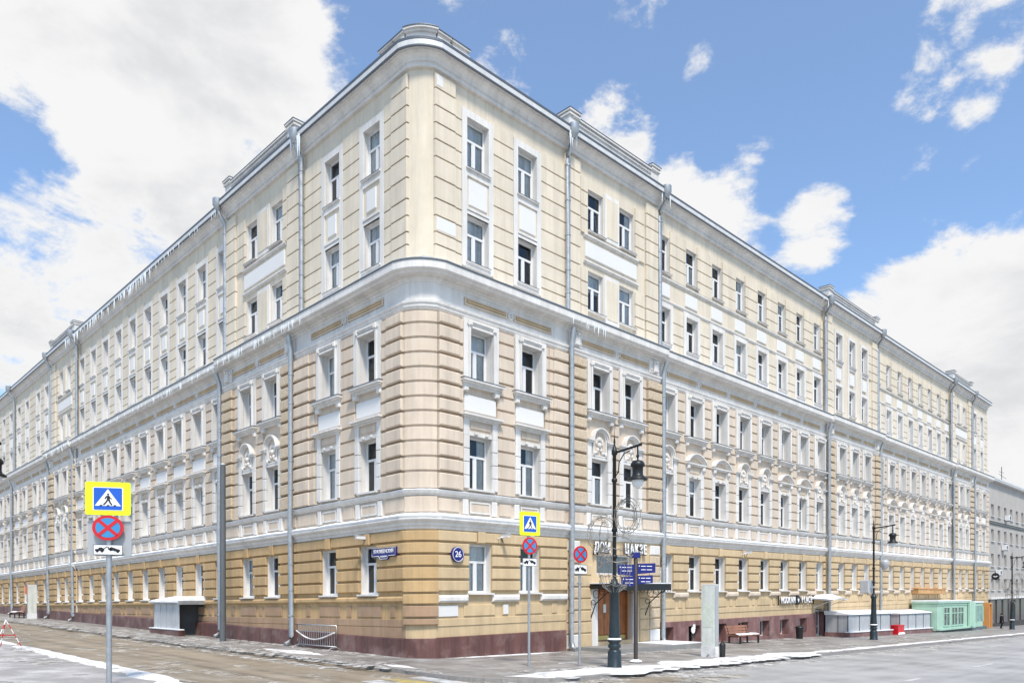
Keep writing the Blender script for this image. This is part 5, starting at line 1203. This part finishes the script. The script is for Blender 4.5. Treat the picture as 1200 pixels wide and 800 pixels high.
for i, (t, l) in enumerate(((65.0, 'roof aerial mast with two cross bars on the grey building'), (71.5, 'short roof aerial on the grey building beyond the first mast'))):
    o = thing('roof_aerial', l, 'aerial', fpt('R', t, 11.9, -1.0), ANG_R)
    k = MB(); k.tube([(0, 0, -.4), (0, 0, 1.7)], .03, 5); put('mast', k, M_BK, o); k = MB(); k.tube([(-1.0, 0, .9), (1.8, 0, .75)], .02, 5); k.tube([(-1.0, 0, 1.15), (.9, 0, 1.2)], .02, 5); put('cross_bar', k, M_BK, o)

# ------------------------------------------------------------------ snow on the pavements
def snow_strip(name, pts, w0, h, m, seed, step=.22, irr=.35):
    mb = MB(); V = []; n = 0; F = []
    P = []
    for (a0, b0), (a1, b1) in zip(pts[:-1], pts[1:]):
        L = max(1e-6, math.hypot(a1-a0, b1-b0)); q = int(L/step) if L < .3 else max(1, int(L/step))
        for i in range(q): P.append((a0+(a1-a0)*i/q, b0+(b1-b0)*i/q, (b1-b0)/L, -(a1-a0)/L))
    acc = 0
    for i, (a, b, nx, ny) in enumerate(P):
        k1 = noise.noise(Vector((i*step*.8, seed, 0))); k2 = noise.noise(Vector((i*step*.8, seed+5, 0))); k3 = noise.noise(Vector((i*step*2.3, seed+9, 0)))
        wl, wr = w0*(.5+irr*k1+.25*k3), w0*(.5+irr*k2-.2*k3); end = min(1, i*.18, (len(P)-1-i)*.18)
        wl, wr = max(.01, wl)*end, max(.01, wr)*end; hh_ = h*max(.15, .6+.9*k3+.5*k1)*end
        for f, z in ((-1, -.006), (-.6, .6), (-.1, 1), (.5, .65), (1, -.006)):
            d_ = f*(wl if f < 0 else wr); zz = z if z < 0 else z*hh_
            V.append(at(a+nx*d_, b+ny*d_, zz+BASEZ[0]))
    F = [(i*5+j, i*5+5+j, i*5+6+j, i*5+1+j) for i in range(len(P)-1) for j in range(4)]
    mb.add(V, F, 0, True); put(name, mb, m, kind='stuff')
BASEZ = [0]
snow_strip('snow_bank', [(-1.5, 5.0), (-.4, 5.45), (2.5, 5.6), (8, 5.55), (14, 5.6)], 1.5, .045, M_SB, 1)
snow_strip('snow_bank', [(13, 5.6), (22, 5.6), (40, 5.6), (60, 5.5)], .6, .035, M_SB, 2)
snow_strip('snow_bank', [(-2.55, 2.2), (-2.55, -3), (-2.8, -9), (-2.85, -30), (-2.85, -60)], .7, .04, M_ST, 3)
snow_strip('snow_bank', [(-1.3, -9), (-1.9, -20), (-2.0, -45)], 1.4, .02, M_ST, 13)
snow_strip('snow_bank', [(-7.55, -40), (-7.55, -11)], .4, .04, M_SB, 4); snow_strip('snow_bank', [(-7.6, -11.5), (-7.6, .6)]+arc(-12.5, 1.0, 4.9, 0, 40, 5), .55, .06, M_SB, 5)
snow_strip('snow_bank', [(.6, .42), (6.0, .42)], .3, .03, M_SB, 6); snow_strip('snow_bank', [(12.3, .35), (26, .35)], .5, .03, M_ST, 7)
snow_strip('snow_bank', [(5.2, 2.1), (7.5, 2.2), (12.5, 2.2)], 1.2, .03, M_ST, 8); snow_strip('snow_bank', [(-.32, -.5), (-.32, -12)], .3, .03, M_ST, 9)
snow_strip('snow_bank', [(-1.9, .8), (-1.9, 2.6)], .9, .05, M_SB, 10); snow_strip('snow_bank', [(27, .5), (60, 1.9)], .8, .04, M_ST, 14)
snow_strip('snow_bank', [(-1.6, -2.5), (-1.7, -6.5)], 1.0, .02, M_SB, 15)
BASEZ[0] = -.094
snow_strip('slush', [(-1.6, 6.0), (0, 6.4), (5, 6.35), (11, 6.35)], .9, .035, M_ST, 11); snow_strip('slush', [(11, 6.3), (22, 6.3), (60, 6.3)], .6, .03, M_ST, 12)
snow_strip('slush', [(-3.1, 1.5), (-3.1, -6), (-3.2, -16)], .7, .03, M_ST, 16)

def patches(name, n, area, m, seed, zb, rmin, rmax, along):
    q = random.Random(seed); mb = MB()
    for _ in range(n):
        a, b = q.uniform(*area[0]), q.uniform(*area[1]); r = q.uniform(rmin, rmax)*(.5+q.random()); k = 11; ph = q.random()*9
        st = (q.uniform(1.4, 3.2), q.uniform(.4, .8)) if along == 'a' else (q.uniform(.4, .8), q.uniform(1.4, 3.2))
        V = [at(a, b, zb+.006+.03*r)]
        for f in (.55, 1.0):
            for i in range(k):
                t = 6.283*i/k; rr = r*f*(1+.55*noise.noise(Vector((math.cos(t)*1.3+ph, math.sin(t)*1.3, seed)))+.25*noise.noise(Vector((i*2.1, ph, 3))))
                V.append(at(a+rr*math.cos(t)*st[0], b+rr*math.sin(t)*st[1], zb+(.005+.02*r if f < 1 else -.004)))
        mb.add(V, [(0, 1+i, 1+(i+1) % k) for i in range(k)]+[(1+i, 1+k+i, 1+k+(i+1) % k, 1+(i+1) % k) for i in range(k)], 0, True)
    put(name, mb, m, kind='stuff')
patches('slush_patches', 90, ((-2.6, -.5), (-45, 3)), M_ST, 21, 0, .15, .45, 'b')
patches('slush_patches', 70, ((-7.3, -2.9), (-40, 5)), mat('brown_slush', (.42, .385, .33), .6, var=.15, bump=.5, bscale=20, holes=(1.7, .45, .56)), 22, -.092, .2, .7, 'b')
patches('slush_patches', 90, ((-1, 45), (.5, 5.6)), M_ST, 23, 0, .15, .45, 'a')
patches('slush_patches', 60, ((-1, 45), (6.1, 7.4)), M_ST, 24, -.094, .12, .4, 'a')
patches('slush_patches', 60, ((-14, -7.8), (-14, 2.5)), M_ST, 25, 0, .2, .6, 'b')
patches('slush_patches', 50, ((-6, 3), (5, 8.5)), mat('brown_slush', (.40, .365, .31)), 26, -.088, .2, .6, 'a')
